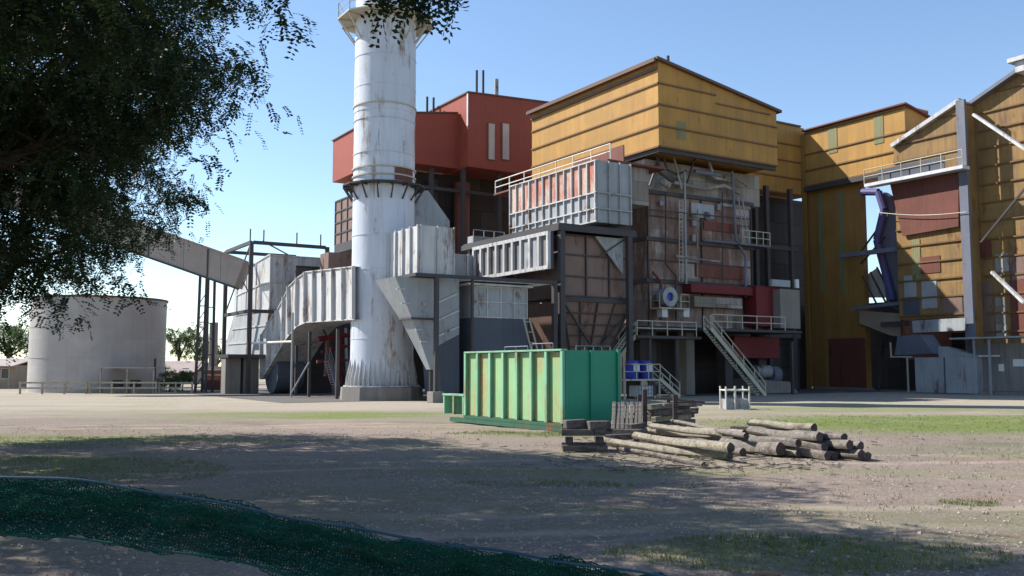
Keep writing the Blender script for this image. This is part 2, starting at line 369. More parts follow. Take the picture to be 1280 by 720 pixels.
# pipework on the front
m = MB(); rr, _ = rf(857,300,BL-.5)
m.path([(rr,BL-.5,z0+3.2),(rr,BL-.5,18.4)], .09); part('riser_pipe', m, M['greywhite'], bo)
for k, (pts, rad) in enumerate([([(822,196),(824,215),(838,226),(850,224)], .12), ([(829,196),(834,212),(846,218),(858,214)], .1), ([(858,232),(866,205),(870,196)], .09), ([(842,228),(880,236),(905,232),(925,242)], .16), ([(905,222),(922,224),(934,232)], .12)]):
    P = [];
    for px, py in pts:
        r, z = rf(px, py, BL-.4); P.append((r, BL-.4, z))
    part('pipe', MB().path(P, rad), M['boilertop'] if k > 2 else M['steel'], bo)
for (x0,y0,x1,y1,mt) in ((864,253,893,274,'greywhite'),(822,203,812,232,None),(870,330,930,350,'redbrown'),(880,276,925,292,'redbrown'),(900,247,938,262,'boilertop')):
    if mt is None:
        a = rf(x0,y0,BL-.3); b = rf(x1,y1,BL-.3); part('brace', MB().bar((a[0],BL-.3,a[1]),(b[0],BL-.3,b[1]),.14), M['steel'], bo); continue
    a = rf(x0,y0,BL-.15); b = rf(x1,y1,BL-.15)
    part('access_panel', MB().box(a[0],b[0],BL-.15,BL-.06,b[1],a[1]), M[mt], bo)
# legs below
for i, px in enumerate((812, 860, 908, 950)):
    r, _ = rf(px, 450, BL+.5); part('column', MB().box(r-.45, r+.45, BL+.2, BL+1.1, 0, z0), M['concrete'] if i in (1,) else M['steel'], bo)
rc_ = random.Random(4)
def fpipe(pts, rad, mt, l=BL-.55, nm='pipe'):
    P = [(rf(x,y,l)[0], l, rf(x,y,l)[1]) for x, y in pts]; return part(nm, MB().path(P, rad, 10), M[mt], bo)
fpipe([(832,240),(832,330),(845,345),(845,400)], .07, 'steel'); fpipe([(872,262),(872,352)], .05, 'boilertop'); fpipe([(812,262),(936,274)], .05, 'steel')
fpipe([(915,214),(920,300),(932,320),(932,372)], .11, 'steelgrey'); fpipe([(845,320),(872,324),(900,327)], .08, 'boilertop'); fpipe([(903,240),(903,352)], .06, 'steel')
fpipe([(816,340),(826,352),(826,400)], .12, 'redbrown'); fpipe([(880,300),(936,306)], .1, 'steelgrey'); fpipe([(842,196),(852,236)], .1, 'boilertop')
fpipe([(886,200),(892,222),(912,226)], .13, 'boilertop'); fpipe([(868,214),(900,219)], .2, 'steelgrey'); fpipe([(826,225),(836,232)], .3, 'boilertop')
lm = MB()
for x in (849, 853.5):
    a = rf(x,250,BL-.5); b = rf(x,352,BL-.5); lm.bar((a[0],BL-.5,a[1]),(b[0],BL-.5,b[1]),.05)
a = rf(849,250,BL-.5); b = rf(853.5,352,BL-.5); q_ = b[1]
while q_ < a[1]: lm.bar((a[0],BL-.5,q_),(b[0]+.03,BL-.5,q_),.035); q_ += .35
part('ladder', lm, M['rail'], bo)
for k in range(7):
    x = rc_.choice((815,825,838,866,882,897,912,926)); y = rc_.uniform(255,345); a = rf(x,y,BL-.3); w_, h_ = rc_.uniform(.2,.5), rc_.uniform(.25,.7)
    part('junction_box', MB().box(a[0],a[0]+w_,BL-.35,BL-.12,a[1],a[1]+h_), M[rc_.choice(['greywhite','steelgrey','boilertop'])], bo)
# burner fan with round mouth and its stand
fan = thing('burner_fan', 'round pale fan housing on a railed bracket high on the boiler front', 'fan', (rf(838,380,BL-1.4)[0], BL-1.4, 0))
fr, fz = rf(837,371,BL-1.2)
m = MB(); nn = 28
for k in range(nn):
    pass
def ring(mb, c, R0, R1, la, lb, n=28):
    vs = []
    for i in range(n):
        t = 2*math.pi*i/n; cs, sn = math.cos(t), math.sin(t)
        vs += [(c[0]+R0*cs, la, c[1]+R0*sn), (c[0]+R1*cs, la, c[1]+R1*sn), (c[0]+R1*cs, lb, c[1]+R1*sn), (c[0]+R0*cs, lb, c[1]+R0*sn)]
    fs = []
    for i in range(n):
        a = i*4; b = ((i+1)%n)*4
        for j in range(4): fs.append((a+j, b+j, b+(j+1)%4, a+(j+1)%4))
    return mb.add(vs, fs)
part('housing', ring(MB(), (fr,fz), .36, .78, BL-1.3, BL-.5), M['greywhite'], fan)
part('inlet', ring(MB(), (fr,fz), .0, .35, BL-1.1, BL-.6), M['blue'], fan)
a = rf(824,384,BL-1.4); b = rf(861,384,BL-1.4)
part('platform', MB().box(a[0],b[0],BL-1.5,BL-.3,a[1]-.1,a[1]), M['rail'], fan)
part('handrail', MB().rail([(fr+1,BL-1.45,a[1]),(b[0],BL-1.45,a[1]),(b[0],BL-.4,a[1])],1.1,.8), M['rail'], fan)
part('handrail', MB().rail([(a[0],BL-1.45,a[1]),(a[0],BL-.4,a[1])],1.1,1), M['rail'], fan)
for px in (828, 855):
    r, z = rf(px,392,BL-.9); part('counterweight', MB().box(r-.3,r+.3,BL-1.2,BL-.6,z-.3,z+.35), M['whitep'], fan)
# dark red ducts
rd = thing('forced_draught_duct', 'dark red rectangular air duct bending down beside the railed platform', 'duct', (rf(900,380,BL-1)[0], BL-1.2, 0))
def rfbox(mb, x0, y0, x1, y1, l0, l1):
    a = rf(x0,y0,l0); b = rf(x1,y1,l0); return mb.box(a[0],b[0],l0,l1,b[1],a[1])
part('duct_run', rfbox(MB(),864,354,962,371,BL-1.3,BL-.3), M['darkred'], rd, bevel=.05)
part('duct_drop', rfbox(MB(),945,357,977,409,BL-1.6,BL-.2), M['darkred'], rd, bevel=.05)
part('lower_duct', rfbox(MB(),918,420,975,448,BL-.9,BL+1.3), M['darkred'], rd, bevel=.05)
part('access_panel', rfbox(MB(),868,370,928,386,BL-.9,BL-.3), M['boilertop'], rd)
cb = thing('control_cabinet', 'tall grey sheet cabinet beside the ochre tower at platform level', 'cabinet', (rf(988,400,BL-2)[0],BL-2.2,0))
part('body', rfbox(MB(),975,361,1001,411,BL-2.4,BL-.8), M['concrete'], cb, bevel=.04)
part('top_sheet', rfbox(MB(),965,349,988,359,BL-2.2,BL-1.9), M['greywhite'], cb)
part('top_post', rfbox(MB(),995,349,999,360,BL-2.2,BL-2.0), M['whitep'], cb)
# ------------------------------------------------------------------ operating platform and stairs
PL = 53.2
pf = thing('operating_platform', 'steel operating platform with handrails and two stairs in front of the boiler', 'platform', (rf(880,450,PL)[0], PL, 0))
ra, za = rf(797,419,PL); rb, _ = rf(877,419,PL); rc, zc = rf(882,410,PL); rd_, _ = rf(982,410,PL)
part('lower_deck', MB().box(ra, rb, PL, BL+.2, za-.2, za), M['steel'], pf)
part('upper_deck', MB().box(rb+.02, rd_+2, PL, BL+.2, zc-.2, zc), M['steel'], pf)
part('handrail', MB().rail([(ra,PL+.05,za),(rb-.5,PL+.05,za)],1.1,1.5,.045), M['rail'], pf)
part('handrail', MB().rail([(rb+1.2,PL+.05,zc),(rd_,PL+.05,zc)],1.1,1.7,.045), M['rail'], pf)
for px in (812, 846, 990):
    r, _ = rf(px,450,PL+.4); part('leg', MB().box(r-.12,r+.12,PL+.3,PL+.5,0,za-.2), M['steel'], pf)
def stair(parent, p, q, w=.9, wdir=(0,1,0), mat='rail', rails=True, h=1.0):
    p = Vector(p); q = Vector(q); wd = Vector(wdir)*w
    st = part('stair', MB().bar(p, q, .06, .26).bar(p+wd, q+wd, .06, .26), M[mat], parent)
    k = max(3, round(abs(p.z-q.z)/.2)); t = MB()
    d = (q-p); hd = Vector((d.x,d.y,0)).normalized()*.13
    for i in range(1, k):
        c = p.lerp(q, i/k)+Vector((0,0,.02)); t.add([c-hd, c+hd, c+hd+wd, c-hd+wd, c-hd+Vector((0,0,.04)), c+hd+Vector((0,0,.04)), c+hd+wd+Vector((0,0,.04)), c-hd+wd+Vector((0,0,.04))], [(3,2,1,0),(4,5,6,7),(0,1,5,4),(1,2,6,5),(2,3,7,6),(3,0,4,7)])
    part('tread', t, M['steel'], st)
    if rails:
        hr = MB(); hr.rail([p, q], h, 1.3, .04)
        part('handrail', hr, M[mat], st); part('handrail', MB().rail([p+wd, q+wd], h, 1.3, .04), M[mat], st)
rs, _ = rf(936,490,PL-.2)
stair(pf, (rb+.1, PL-.15, zc-.05), (rs, PL-1.2, .05), .9, (-.1,-.95,0))
r2, _ = rf(758,440,PL)
stair(pf, (ra, PL+.2, za), (ra-3.6, PL+.2, za-3.9), .9)
# lower landing with drums
LL = 51.0
ld = thing('drum_stand', 'low steel stand with handrail and short stair holding blue drums', 'stand', (rf(800,480,LL)[0], LL, 0))
a = rf(781,474,LL); b = rf(826,474,LL); zt = a[1]
part('deck', MB().box(a[0],b[0],LL,LL+2,zt-.12,zt), M['rail'], ld)
part('handrail', MB().rail([(a[0],LL+.04,zt),(b[0],LL+.04,zt)],1.05,1.1,.035), M['rail'], ld)
for r in (a[0]+.06, (a[0]+b[0])/2, b[0]-.06):
    part('leg', MB().box(r-.05,r+.05,LL+.05,LL+.15,0,zt-.12), M['rail'], ld)
c = rf(851,492,LL); stair(ld, (b[0]+.02, LL+.1, zt), (c[0], LL+.1, .1), .8, mat='rail')
for k, px in enumerate((790, 806)):
    r, _ = rf(px,460,LL+.9)
    d = thing('plastic_drum', ['blue drum with white label at left on low stand','blue drum with white label at right on low stand'][k], 'drum', (r, LL+.9, zt), group='blue drums on the low stand')
    rad = .48
    part('body', MB().lathe(r, LL+.9, [(zt,rad*.93),(zt+.05,rad),(zt+.42,rad),(zt+.45,rad*1.05),(zt+.48,rad),(zt+.85,rad),(zt+.88,rad*1.05),(zt+.91,rad),(zt+1.25,rad),(zt+1.32,rad*.88)], 24), M['blue'], d, smooth=True)
    part('label_sheet', MB().box(r-.28,r+.28,LL+.9-rad-.05,LL+.9-rad-.02,zt+.5,zt+1.1), M['whitep'], d)
r, _ = rf(803,485,LL+.8)
tk = thing('bulk_container', 'pale grey plastic bulk container in a cage under the drum stand', 'container', (r, LL+.8, 0))
part('tank', MB().box(r-.7,r+.7,LL+.4,LL+1.5,.12,.95), M['whitep'], tk, bevel=.08)
part('cage', MB().rail([(r-.75,LL+.3,.1),(r+.75,LL+.3,.1)],.85,.3,.02,2), M['steelgrey'], tk)
# scrap machinery in the gloom below the duct
mc = thing('pump_set', 'dusty grey pump and motor on a concrete block under the platform', 'pump', (rf(960,470,BL)[0],BL,0))
r, _ = rf(962,470,BL)
part('plinth', MB().hexa([(r-3.2,BL-.6,0),(r+3.0,BL-.6,0),(r+3.0,BL+1.5,0),(r-3.2,BL+1.5,0),(r-2.9,BL-.3,1.3),(r+2.2,BL-.3,1.0),(r+2.2,BL+1.5,1.0),(r-2.9,BL+1.5,1.3)]), M['concrete'], mc, bevel=.08)
part('motor', MB().tube((r-1.6,BL+.3,1.9),(r+.2,BL+.3,1.9),.55,n=20), M['greywhite'], mc)
part('casing', MB().tube((r+.25,BL+.3,1.6),(r+1.2,BL+.3,1.6),.75,n=20), M['steelgrey'], mc)
# deep shaded hall behind the boiler front
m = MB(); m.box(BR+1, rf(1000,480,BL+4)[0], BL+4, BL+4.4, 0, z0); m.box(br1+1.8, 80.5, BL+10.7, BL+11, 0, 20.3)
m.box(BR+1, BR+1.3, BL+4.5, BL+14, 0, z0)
dk = thing('boiler_hall', 'deep hall wall coloured dark as shade with steel columns seen between boiler and ochre tower', 'building', (BR+8, BL+4, 0))
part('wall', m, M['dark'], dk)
for px in (948, 962, 992):
    r, _ = rf(px,350,BL+3); part('column', MB().box(r-.2,r+.2,BL+3,BL+3.4,0,19.3), M['steel'], dk)
for z in (5.2, 9.5, 13.5):
    part('beam', MB().box(br1+.3, rf(1000,350,BL+3)[0], BL+3.05, BL+3.35, z-.2, z+.2), M['steel'], dk)
a = rf(925,304,BL-.9); b = rf(958,304,BL-.9)
lb = thing('boiler_balcony', 'small railed balcony high on the right of the boiler casing', 'balcony', (a[0], BL-.9, 0))
part('deck', MB().box(a[0],b[0]+.4,BL-1,BL+1,a[1]-.12,a[1]), M['steelgrey'], lb)
part('handrail', MB().rail([(a[0]+.3,BL-.95,a[1]),(b[0]+.4,BL-.95,a[1])],1.15,.9,.04), M['rail'], lb)
part('ladder', MB().bar((a[0]+.1,BL-.7,a[1]+4),(a[0]+.6,BL-.9,a[1]),.07).bar((a[0]+.6,BL-.7,a[1]+4),(a[0]+1.1,BL-.9,a[1]),.07), M['greywhite'], lb)

# ------------------------------------------------------------------ rusted upper duct on its deck
DR, DL = 40.5, 52.9
dr1 = rf(790,240,DL)[0]; dl1 = lf(635,260,DR)[0]; dzt = rf(749,199,DL)[1]; dzb = rf(749,277,DL)[1]; dzm = rf(749,240,DL)[1]
ud = thing('upper_flue_duct', 'rust streaked ribbed flue duct standing on the high deck below the yellow wall', 'duct', (DR, DL, 0))
part('upper_casing', MB().box(DR+.25, dr1, DL+.2, dl1, dzm, dzt), M['rustwhite'], ud)
part('lower_casing', MB().box(DR+.25, dr1, DL+.2, dl1, dzb, dzm-.003), M['greywhite'], ud)
m = MB(); k = 12
for i in range(k+1):
    l = DL+.25+(dl1-DL-.3)*i/k; m.box(DR+.1, DR+.245, l-.05, l+.05, dzb, dzt-.02)
for z in (dzb+.05, dzb+1.0, dzm, dzt-.06): m.box(DR+.08, DR+.24, DL+.1, dl1, z-.05, z+.05)
part('side_rib', m, M['white'], ud)
m = MB()
for i in range(4):
    r = DR+.3+(dr1-DR-.35)*i/3; m.box(r-.05, r+.05, DL+.02, DL+.19, dzb, dzt)
for z in (dzb+1.0, dzm): m.box(DR, dr1, DL-.02, DL+.18, z-.05, z+.05)
part('front_rib', m, M['greywhite'], ud)
part('front_casing', MB().box(DR+.3, dr1-.05, DL+.19, DL+.197, dzb+.05, dzt-.03), M['greywhite'], ud)
# side extension right of it
e1 = rf(800,230,DL+1.5)[0]
part('end_box', MB().box(dr1+.01, e1+.6, DL+1.2, DL+6, dzm-.3, dzt+.2), M['boilertop'], ud)
# top walkway with long rail
wz = dzt+.3
wk = thing('roof_walkway', 'long pale handrail and red sheet walkway along the foot of the yellow wall', 'walkway', (DR+2.2, DL, dzt))
part('handrail', MB().rail([(DR+1.8,DL+.5,wz),(DR+1.8,dl1+5,wz)],1.15,2.4,.05), M['railw'], wk)
part('deck', MB().box(DR+1.6,YR-.3,DL+.6,dl1+5,wz-.15,wz), M['redbrown'], wk)
part('kick_sheet', MB().box(DR+3.2,DR+3.3,DL+.7,DL+7,wz,wz+1.3), M['redbrown'], wk)
# deck carrying it
KR, KL = 37.1, 52.5
kz = rf(700,282,KL)[1]; kr1 = rf(796,290,KL)[0]
fr_ = thing('duct_support_frame', 'dark steel frame of columns and deck beams carrying the flue ducts', 'steel frame', (KR, KL, 0))
part('deck', MB().box(KR, kr1, KL+.2, KL+14, kz-.12, kz+.25), M['steel'], fr_)
part('beam', MB().box(KR, kr1, KL, KL+.19, kz-.3, kz+.1), M['steel'], fr_)
part('beam', MB().box(KR-.2, KR-.003, KL, KL+14, kz-.3, kz+.1), M['steel'], fr_)
for (r, l) in ((KR+.2,KL+.15),(kr1-.6,KL+.15),(KR+.2,KL+7),(kr1-.6,KL+7),(KR+.2,KL+13)):
    part('column', MB().box(r-.2,r+.2,l-.12,l+.25,0,kz-.31), M['steel'], fr_)
# lower frame (under inlet box / long duct)
QR, QL = rf(521,340,52.8)[0], 52.8
qz = rf(521,341,QL)[1]; qr1 = 36.9
lf2 = thing('lower_duct_frame', 'lower steel frame on concrete feet around the white stack inlet ducts', 'steel frame', (QR, QL, 0))
part('beam', MB().box(QR-.15, qr1, QL-.12, QL+.12, qz-.22, qz), M['steel'], lf2)
part('beam', MB().box(QR-.15, QR+.1, QL+.13, QL+6, qz-.2, qz), M['steel'], lf2)
part('beam', MB().box(qr1-.2, qr1, QL+.13, QL+10, qz-.2, qz), M['steel'], lf2)
rX, _ = rf(545,450,QL); rY, _ = rf(591,450,QL)
lW, _ = lf(473,430,QR-.05)
for (r, l, s) in ((rX,QL,.26),(qr1-.15,QL,.3),(rY,QL+.1,.16),(QR-.02,lW,.2)):
    c = part('column', MB().box(r-s/2,r+s/2,l-s/2,l+s/2,.7,qz-.23), M['steel'], lf2)
    part('footing', MB().box(r-.42,r+.42,l-.42,l+.42,0,.7), M['concrete'], c, bevel=.03)
# brown lattice hopper
hp = thing('ash_hopper', 'brown plate hopper with dark lattice stiffeners tapering down behind green skip', 'hopper', (KR+2.5, 53.4, 0))
HL = 53.4
a = rf(702,298,HL); b = rf(788,298,HL); zb1 = rf(702,371,HL)[1]; z2 = rf(723,447,HL)[1]
r3 = rf(723,447,HL)[0]; r4 = rf(768,447,HL)[0]; r0_, r1_ = a[0], b[0]; zt1 = kz-.35
part('upper_shell', MB().box(r0_, r1_, HL, HL+6, zb1, zt1), M['brownpanel'], hp)
part('lower_shell', MB().hexa([(r3,HL+1,z2),(r4,HL+1,z2),(r4,HL+5,z2),(r3,HL+5,z2),(r0_,HL,zb1-.3),(r1_,HL,zb1-.3),(r1_,HL+6,zb1-.3),(r0_,HL+6,zb1-.3)]), M['brownpanel'], hp)
m = MB()
for i in range(4):
    r = r0_+(r1_-r0_)*i/3; m.box(r-.05,r+.05,HL-.14,HL-.003,zb1,zt1)
for z in (zb1+.1, zb1+(zt1-zb1)*.33, zb1+(zt1-zb1)*.67, zt1-.1): m.box(r0_,r1_,HL-.12,HL-.002,z-.05,z+.05)
m.box(r0_-.1,r1_+.1,HL-.2,HL-.002,zb1-.3,zb1-.003)
for i in range(5):
    f = i/4; p = Vector((r0_+(r1_-r0_)*f,HL-.08,zb1-.3)); q = Vector((r3+(r4-r3)*f,HL+.92,z2)); m.bar(p,q,.1)
for i in range(1,5):
    f = i/5; m.bar((r0_+(r3-r0_)*f,HL-.08+f,zb1-.3+(z2-zb1+.3)*f),(r1_+(r4-r1_)*f,HL-.08+f,zb1-.3+(z2-zb1+.3)*f),.1)
part('stiffener', m, M['steel'], hp)
part('brace', MB().bar((r0_,HL-.25,zb1-.4),(r4-1,HL+.6,z2),.12).bar((r1_,HL-.25,zb1-.4),(r3+1.6,HL+.6,z2),.12), M['steel'], hp)
t = [rf(744,291,HL-.3), rf(779,293,HL-.3), rf(779,343,HL-.3)]
part('corner_plate', MB().prism_l([(t[0][0],zt1-.05),(t[1][0],zt1-.05),(t[2][0],t[2][1])], HL-.3, HL-.16), M['greywhite'], hp, label='pale triangular corner plate')
part('brace', MB().bar((t[0][0]+.2,HL-.36,zt1-1.6),(t[1][0]-.1,HL-.36,zt1-.2),.09), M['steel'], hp)
# long white duct (left-facing side seen)
LR, LLd = 36.4, 53.1
lz1 = rf(688,289,LLd)[1]; lz0 = rf(688,336,LLd)[1]; ll1 = lf(591,320,LR)[0]
lz1 = min(lz1, kz-.35)
wd = thing('long_white_duct', 'long white panelled duct with square dark openings below the high deck', 'duct', (LR, LLd, 0))
part('casing', MB().box(LR+.2, KR-.22, LLd, ll1, lz0, lz1), paint('grimy_duct_plate', (.2,.19,.19), rust=.5, dirt=.6), wd)
m = MB(); k = 9
for i in range(k+1):
    l = LLd+.05+(ll1-LLd-.1)*i/k; m.box(LR-.03, LR+.195, l-.12, l+.12, lz0, lz1)
for z in (lz0+.12, lz1-.12): m.box(LR-.02, LR+.19, LLd, ll1, z-.13, z+.13)
part('frame', m, M['white'], wd)
part('end_plate', MB().box(LR, KR-.25, LLd-.06, LLd-.004, lz0, lz1), M['slate'], wd)
part('patch_sheet', MB().box(LR+.13, LR+.19, LLd+1.6, LLd+3.8, lz0+.2, lz1-.2), M['greywhite'], wd)
# connecting duct between box and long duct
IR, IL = 26.4, 53.1
cz0, cz1 = lz0, lz1-.6
part('link_duct', MB().box(29.3, LR+.6, ll1+.02, ll1+3.4, cz0, cz1), M['greywhite'], wd)
m = MB()
for i in range(6):
    r = 29.4+i*1.3; m.box(r-.06, r+.06, ll1-.1, ll1+.017, cz0, cz1)
part('link_rib', m, M['white'], wd, split=True)
# stack inlet box
ir1 = rf(568,310,IL)[0]; iz1 = rf(523,281,IL)[1]; iz0 = qz+.01
ib = thing('stack_inlet_box', 'bright white ribbed inlet box with chute joining the chimney on its near side', 'duct', (IR, IL, 0))
part('casing', MB().box(IR, ir1, IL, IL+6, iz0, iz1), M['white'], ib)
m = MB()
for i in range(6):
    l = IL+.06+5.6*i/5; m.box(IR-.16, IR-.003, l-.05, l+.05, iz0, iz1+.05)
for i in range(3):
    r = IR+.06+(ir1-IR-.12)*i/2; m.box(r-.04, r+.04, IL-.12, IL-.003, iz0, iz1+.03)
part('rib', m, M['white'], ib)
CL = 53.6
tA, tB = rf(494,349,CL)[0], rf(547,346,CL)[0]; mA, zM = rf(515,398,CL); bA, zB_ = rf(538,462,CL); bB = rf(546,462,CL)[0]; zT = iz0-.23
part('hopper', MB().hexa([(mA,CL,zM),(tB,CL,zM),(tB,CL+1.8,zM),(mA,CL+1.8,zM),(tA,CL,zT),(tB,CL,zT),(tB,CL+3.2,zT),(tA,CL+3.2,zT)]), M['greywhite'], ib)
part('hopper_cone', MB().hexa([(bA,CL+.02,zB_),(bB,CL+.02,zB_),(bB,CL+.6,zB_),(bA,CL+.6,zB_),(mA+.03,CL+.02,zM-.003),(tB-.02,CL+.02,zM-.003),(tB-.02,CL+1.75,zM-.003),(mA+.03,CL+1.75,zM-.003)]), M['greywhite'], ib)
part('hopper_flange', MB().box(mA-.12,tB+.04,CL-.12,CL+1.9,zM-.06,zM+.06), M['steel'], ib)
part('drop_pipe', MB().tube(((bA+bB)/2,CL+.3,.4),((bA+bB)/2,CL+.3,zB_),.16,n=12), M['steel'], ib)
m = MB()
for (x0,y0,x1,y1) in ((496,361,506,360),(502,379,512,378),(520,412,527,411),(526,427,533,426),(528,380,533,379)):
    a = rf(x0,y0,CL); b = rf(x1,y1,CL); m.box(a[0]-.05,b[0],CL-.1,CL-.003,min(a[1],b[1])-.05,min(a[1],b[1])+.05)
part('chute_strap', m, M['white'], ib, split=True)
pd = [rf(x,y,CL+.6) for x,y in ((548,348),(574,348),(574,418),(548,432))]
part('side_chute', MB().prism_l(pd, CL+.6, CL+3), M['greywhite'], ib)
pe = [rf(x,y,CL+.6) for x,y in ((548,432.4),(574,418.4),(574,494),(552,494))]
part('lower_chute', MB().prism_l(pe, CL+.6, CL+3), M['slate'], ib)  # lower part darker and bluer, split along a slant
m = MB()
for y in (370,392,412):
    a = rf(548,y+8,CL+.5); b = rf(574,y-4,CL+.5); m.bar((a[0],CL+.53,a[1]),(b[0],CL+.53,b[1]),.08,.12)
part('side_strap', m, M['white'], ib, split=True)
# vessel with grid panel
VL = 53.9
a = rf(591,352,VL); b = rf(659,352,VL); vz = a[1]; vt = rf(625,398,VL)[1]
vl = thing('dust_collector', 'square dust collector with white gridded top and slate blue lower body', 'dust collector', (a[0], VL, 0))
part('upper_body', MB().box(a[0], b[0], VL, VL+3.4, vt, vz-.25), M['greywhite'], vl)
part('lower_body', MB().box(a[0]-.02, b[0]+.02, VL-.02, VL+3.42, .3, vt-.003), M['slate'], vl)
part('cap', MB().box(a[0]-.5, b[0]+.3, VL-.3, VL+3.7, vz-.24, vz-.1).box(a[0]-.6, b[0]+.4, VL-.4, VL+3.8, vz+.02, vz+.12), M['white'], vl)
m = MB()
for i in range(5):
    r = a[0]+.05+(b[0]-a[0]-.1)*i/4; m.box(r-.035,r+.035,VL-.08,VL-.003,vt,vz-.25)
for i in range(3):
    z = vt+.05+(vz-.35-vt)*i/2; m.box(a[0],b[0],VL-.07,VL-.002,z-.035,z+.035)
part('grid_rib', m, M['white'], vl)
# two leaning poles right of the vessel
a = rf(660,395,52.3); b = rf(672,436,52.3)
ldr = MB().bar((a[0],52.9,a[1]),(b[0],51.6,0),.09).bar((a[0]+.5,52.9,a[1]-.1),(b[0]+.6,51.6,0),.09)
for i in range(8):
    f = (i+.5)/8; p = Vector((a[0],52.9,a[1])).lerp(Vector((b[0],51.6,0)), f); ldr.tube(p, p+Vector((.55,0,0)), .03, n=6)
solo('ladder', ldr, M['rail'], 'pale ladder leaning against dark frame behind the green skip', 'ladder', (b[0],51.6,0))

# ------------------------------------------------------------------ chimney stack
SC = at(477,480,65); sr, sl = B(SC.x, SC.y)
SR = 2.2
ch = thing('chimney_stack', 'tall white steel chimney with ring platforms, rust stained band and gusseted foot', 'chimney', (sr, sl, 0))
part('shell', MB().lathe(sr, sl, [(1.0,SR),(20.2,SR*.985),(20.2,SR*1.0),(38,SR*.97)], 72), M['stack'], ch, smooth=True)
zr = 2.2+(460-132)/F*65
m = MB()
for z in (zr, 2.2+(460-212)/F*65, 2.2+(460-222)/F*65): m.lathe(sr, sl, [(z-.05,SR*1.0),(z-.05,SR+.07),(z+.05,SR+.07),(z+.05,SR*1.0)], 72, cap=False)
part('joint_ring', m, M['rail'], ch, split=True)
for z in (4.2,6.6,9,11.4,17.2,19.6,22,24.2):
    part('weld_seam', MB().lathe(sr, sl, [(z-.03,SR-.02),(z-.03,SR+.014),(z+.03,SR+.014),(z+.03,SR-.02)], 72, cap=False), M['stack'], ch)
def ring_platform(z, ro, ri, mat, railm, n=12, rails=True, drop=1.2, h=1.1, brk=12):
    m = MB(); vs = []
    for i in range(n):
        t = 2*math.pi*(i+.5)/n; c, s = math.cos(t), math.sin(t)
        vs += [(sr+ri*c,sl+ri*s,z),(sr+ro*c,sl+ro*s,z),(sr+ro*c,sl+ro*s,z+.1),(sr+ri*c,sl+ri*s,z+.1)]
    fs = []
    for i in range(n):
        a = i*4; b = ((i+1)%n)*4
        for j in range(4): fs.append((a+j,b+j,b+(j+1)%4,a+(j+1)%4))
    m.add(vs, fs); p = part('ring_platform', m, M[mat], ch)
    b = MB()
    for i in range(brk):
        t = 2*math.pi*(i+.5)/brk; c, s = math.cos(t), math.sin(t)
        b.bar((sr+(ro-.08)*c,sl+(ro-.08)*s,z),(sr+(SR+.02)*c,sl+(SR+.02)*s,z-drop),.09)
        b.bar((sr+(ro-.08)*c,sl+(ro-.08)*s,z-.05),(sr+(SR+.02)*c,sl+(SR+.02)*s,z-.05),.09)
    part('bracket', b, M[mat], p, split=True)
    if rails:
        pts = [(sr+(ro-.06)*math.cos(2*math.pi*(i+.5)/n), sl+(ro-.06)*math.sin(2*math.pi*(i+.5)/n), z+.1) for i in range(n+1)]
        part('handrail', MB().rail(pts, h, 3, .03), M[railm], p)
ring_platform(2.2+(460-19)/F*65, SR+1.25, SR, 'rail', 'rail', 10, True, 1.6)
ring_platform(2.2+(460-234)/F*65, SR+.75, SR, 'steel', 'steel', 16, False, 1.0, brk=16)
m = MB()
for i in range(40):
    t = 2*math.pi*i/40; c, s = math.cos(t), math.sin(t); px_, py_ = -s*.02, c*.02
    a = SR-.01
    m.add([(sr+a*c+px_,sl+a*s+py_,1.0),(sr+(a+.34)*c+px_,sl+(a+.34)*s+py_,1.0),(sr+(a+.3)*c+px_,sl+(a+.3)*s+py_,1.5),(sr+a*c+px_,sl+a*s+py_,2.6+.3*(i%2)),
           (sr+a*c-px_,sl+a*s-py_,1.0),(sr+(a+.34)*c-px_,sl+(a+.34)*s-py_,1.0),(sr+(a+.3)*c-px_,sl+(a+.3)*s-py_,1.5),(sr+a*c-px_,sl+a*s-py_,2.6+.3*(i%2))],
          [(0,1,2,3),(7,6,5,4),(0,4,5,1),(1,5,6,2),(2,6,7,3)])
m.lathe(sr, sl, [(.9,SR),(.9,SR+.45),(1.0,SR+.45),(1.0,SR)], 40, cap=False)
part('base_gusset', m, M['white'], ch)
part('plinth', MB().lathe(sr, sl, [(0,SR+.75),(.88,SR+.7)], 10), M['concrete'], ch)
t = MB(); th = math.radians(200)
for (dz, w, hh, ph) in ((20.05-.3,1.5,1.0,-.15),):
    for k in range(6):
        a0 = ANG*0 + math.radians(-95)+k*.13; a1 = a0+.125
        q = SR+.03
        t.add([(sr+q*math.cos(a0),sl+q*math.sin(a0),15.2),(sr+q*math.cos(a1),sl+q*math.sin(a1),15.2),(sr+q*math.cos(a1),sl+q*math.sin(a1),16.1),(sr+q*math.cos(a0),sl+q*math.sin(a0),16.1)], [(0,1,2,3)])
part('rust_band', t, M['redbrown'], ch, label='rusted sheet patch')
# transition cone behind right of the stack
q = [rf(x,y,sl+1.2) for x,y in ((500,240),(535,238),(562,276),(562,300),(500,300))]
part('breeching', MB().prism_l(q, sl+1.2, sl+4), M['greywhite'], ch)

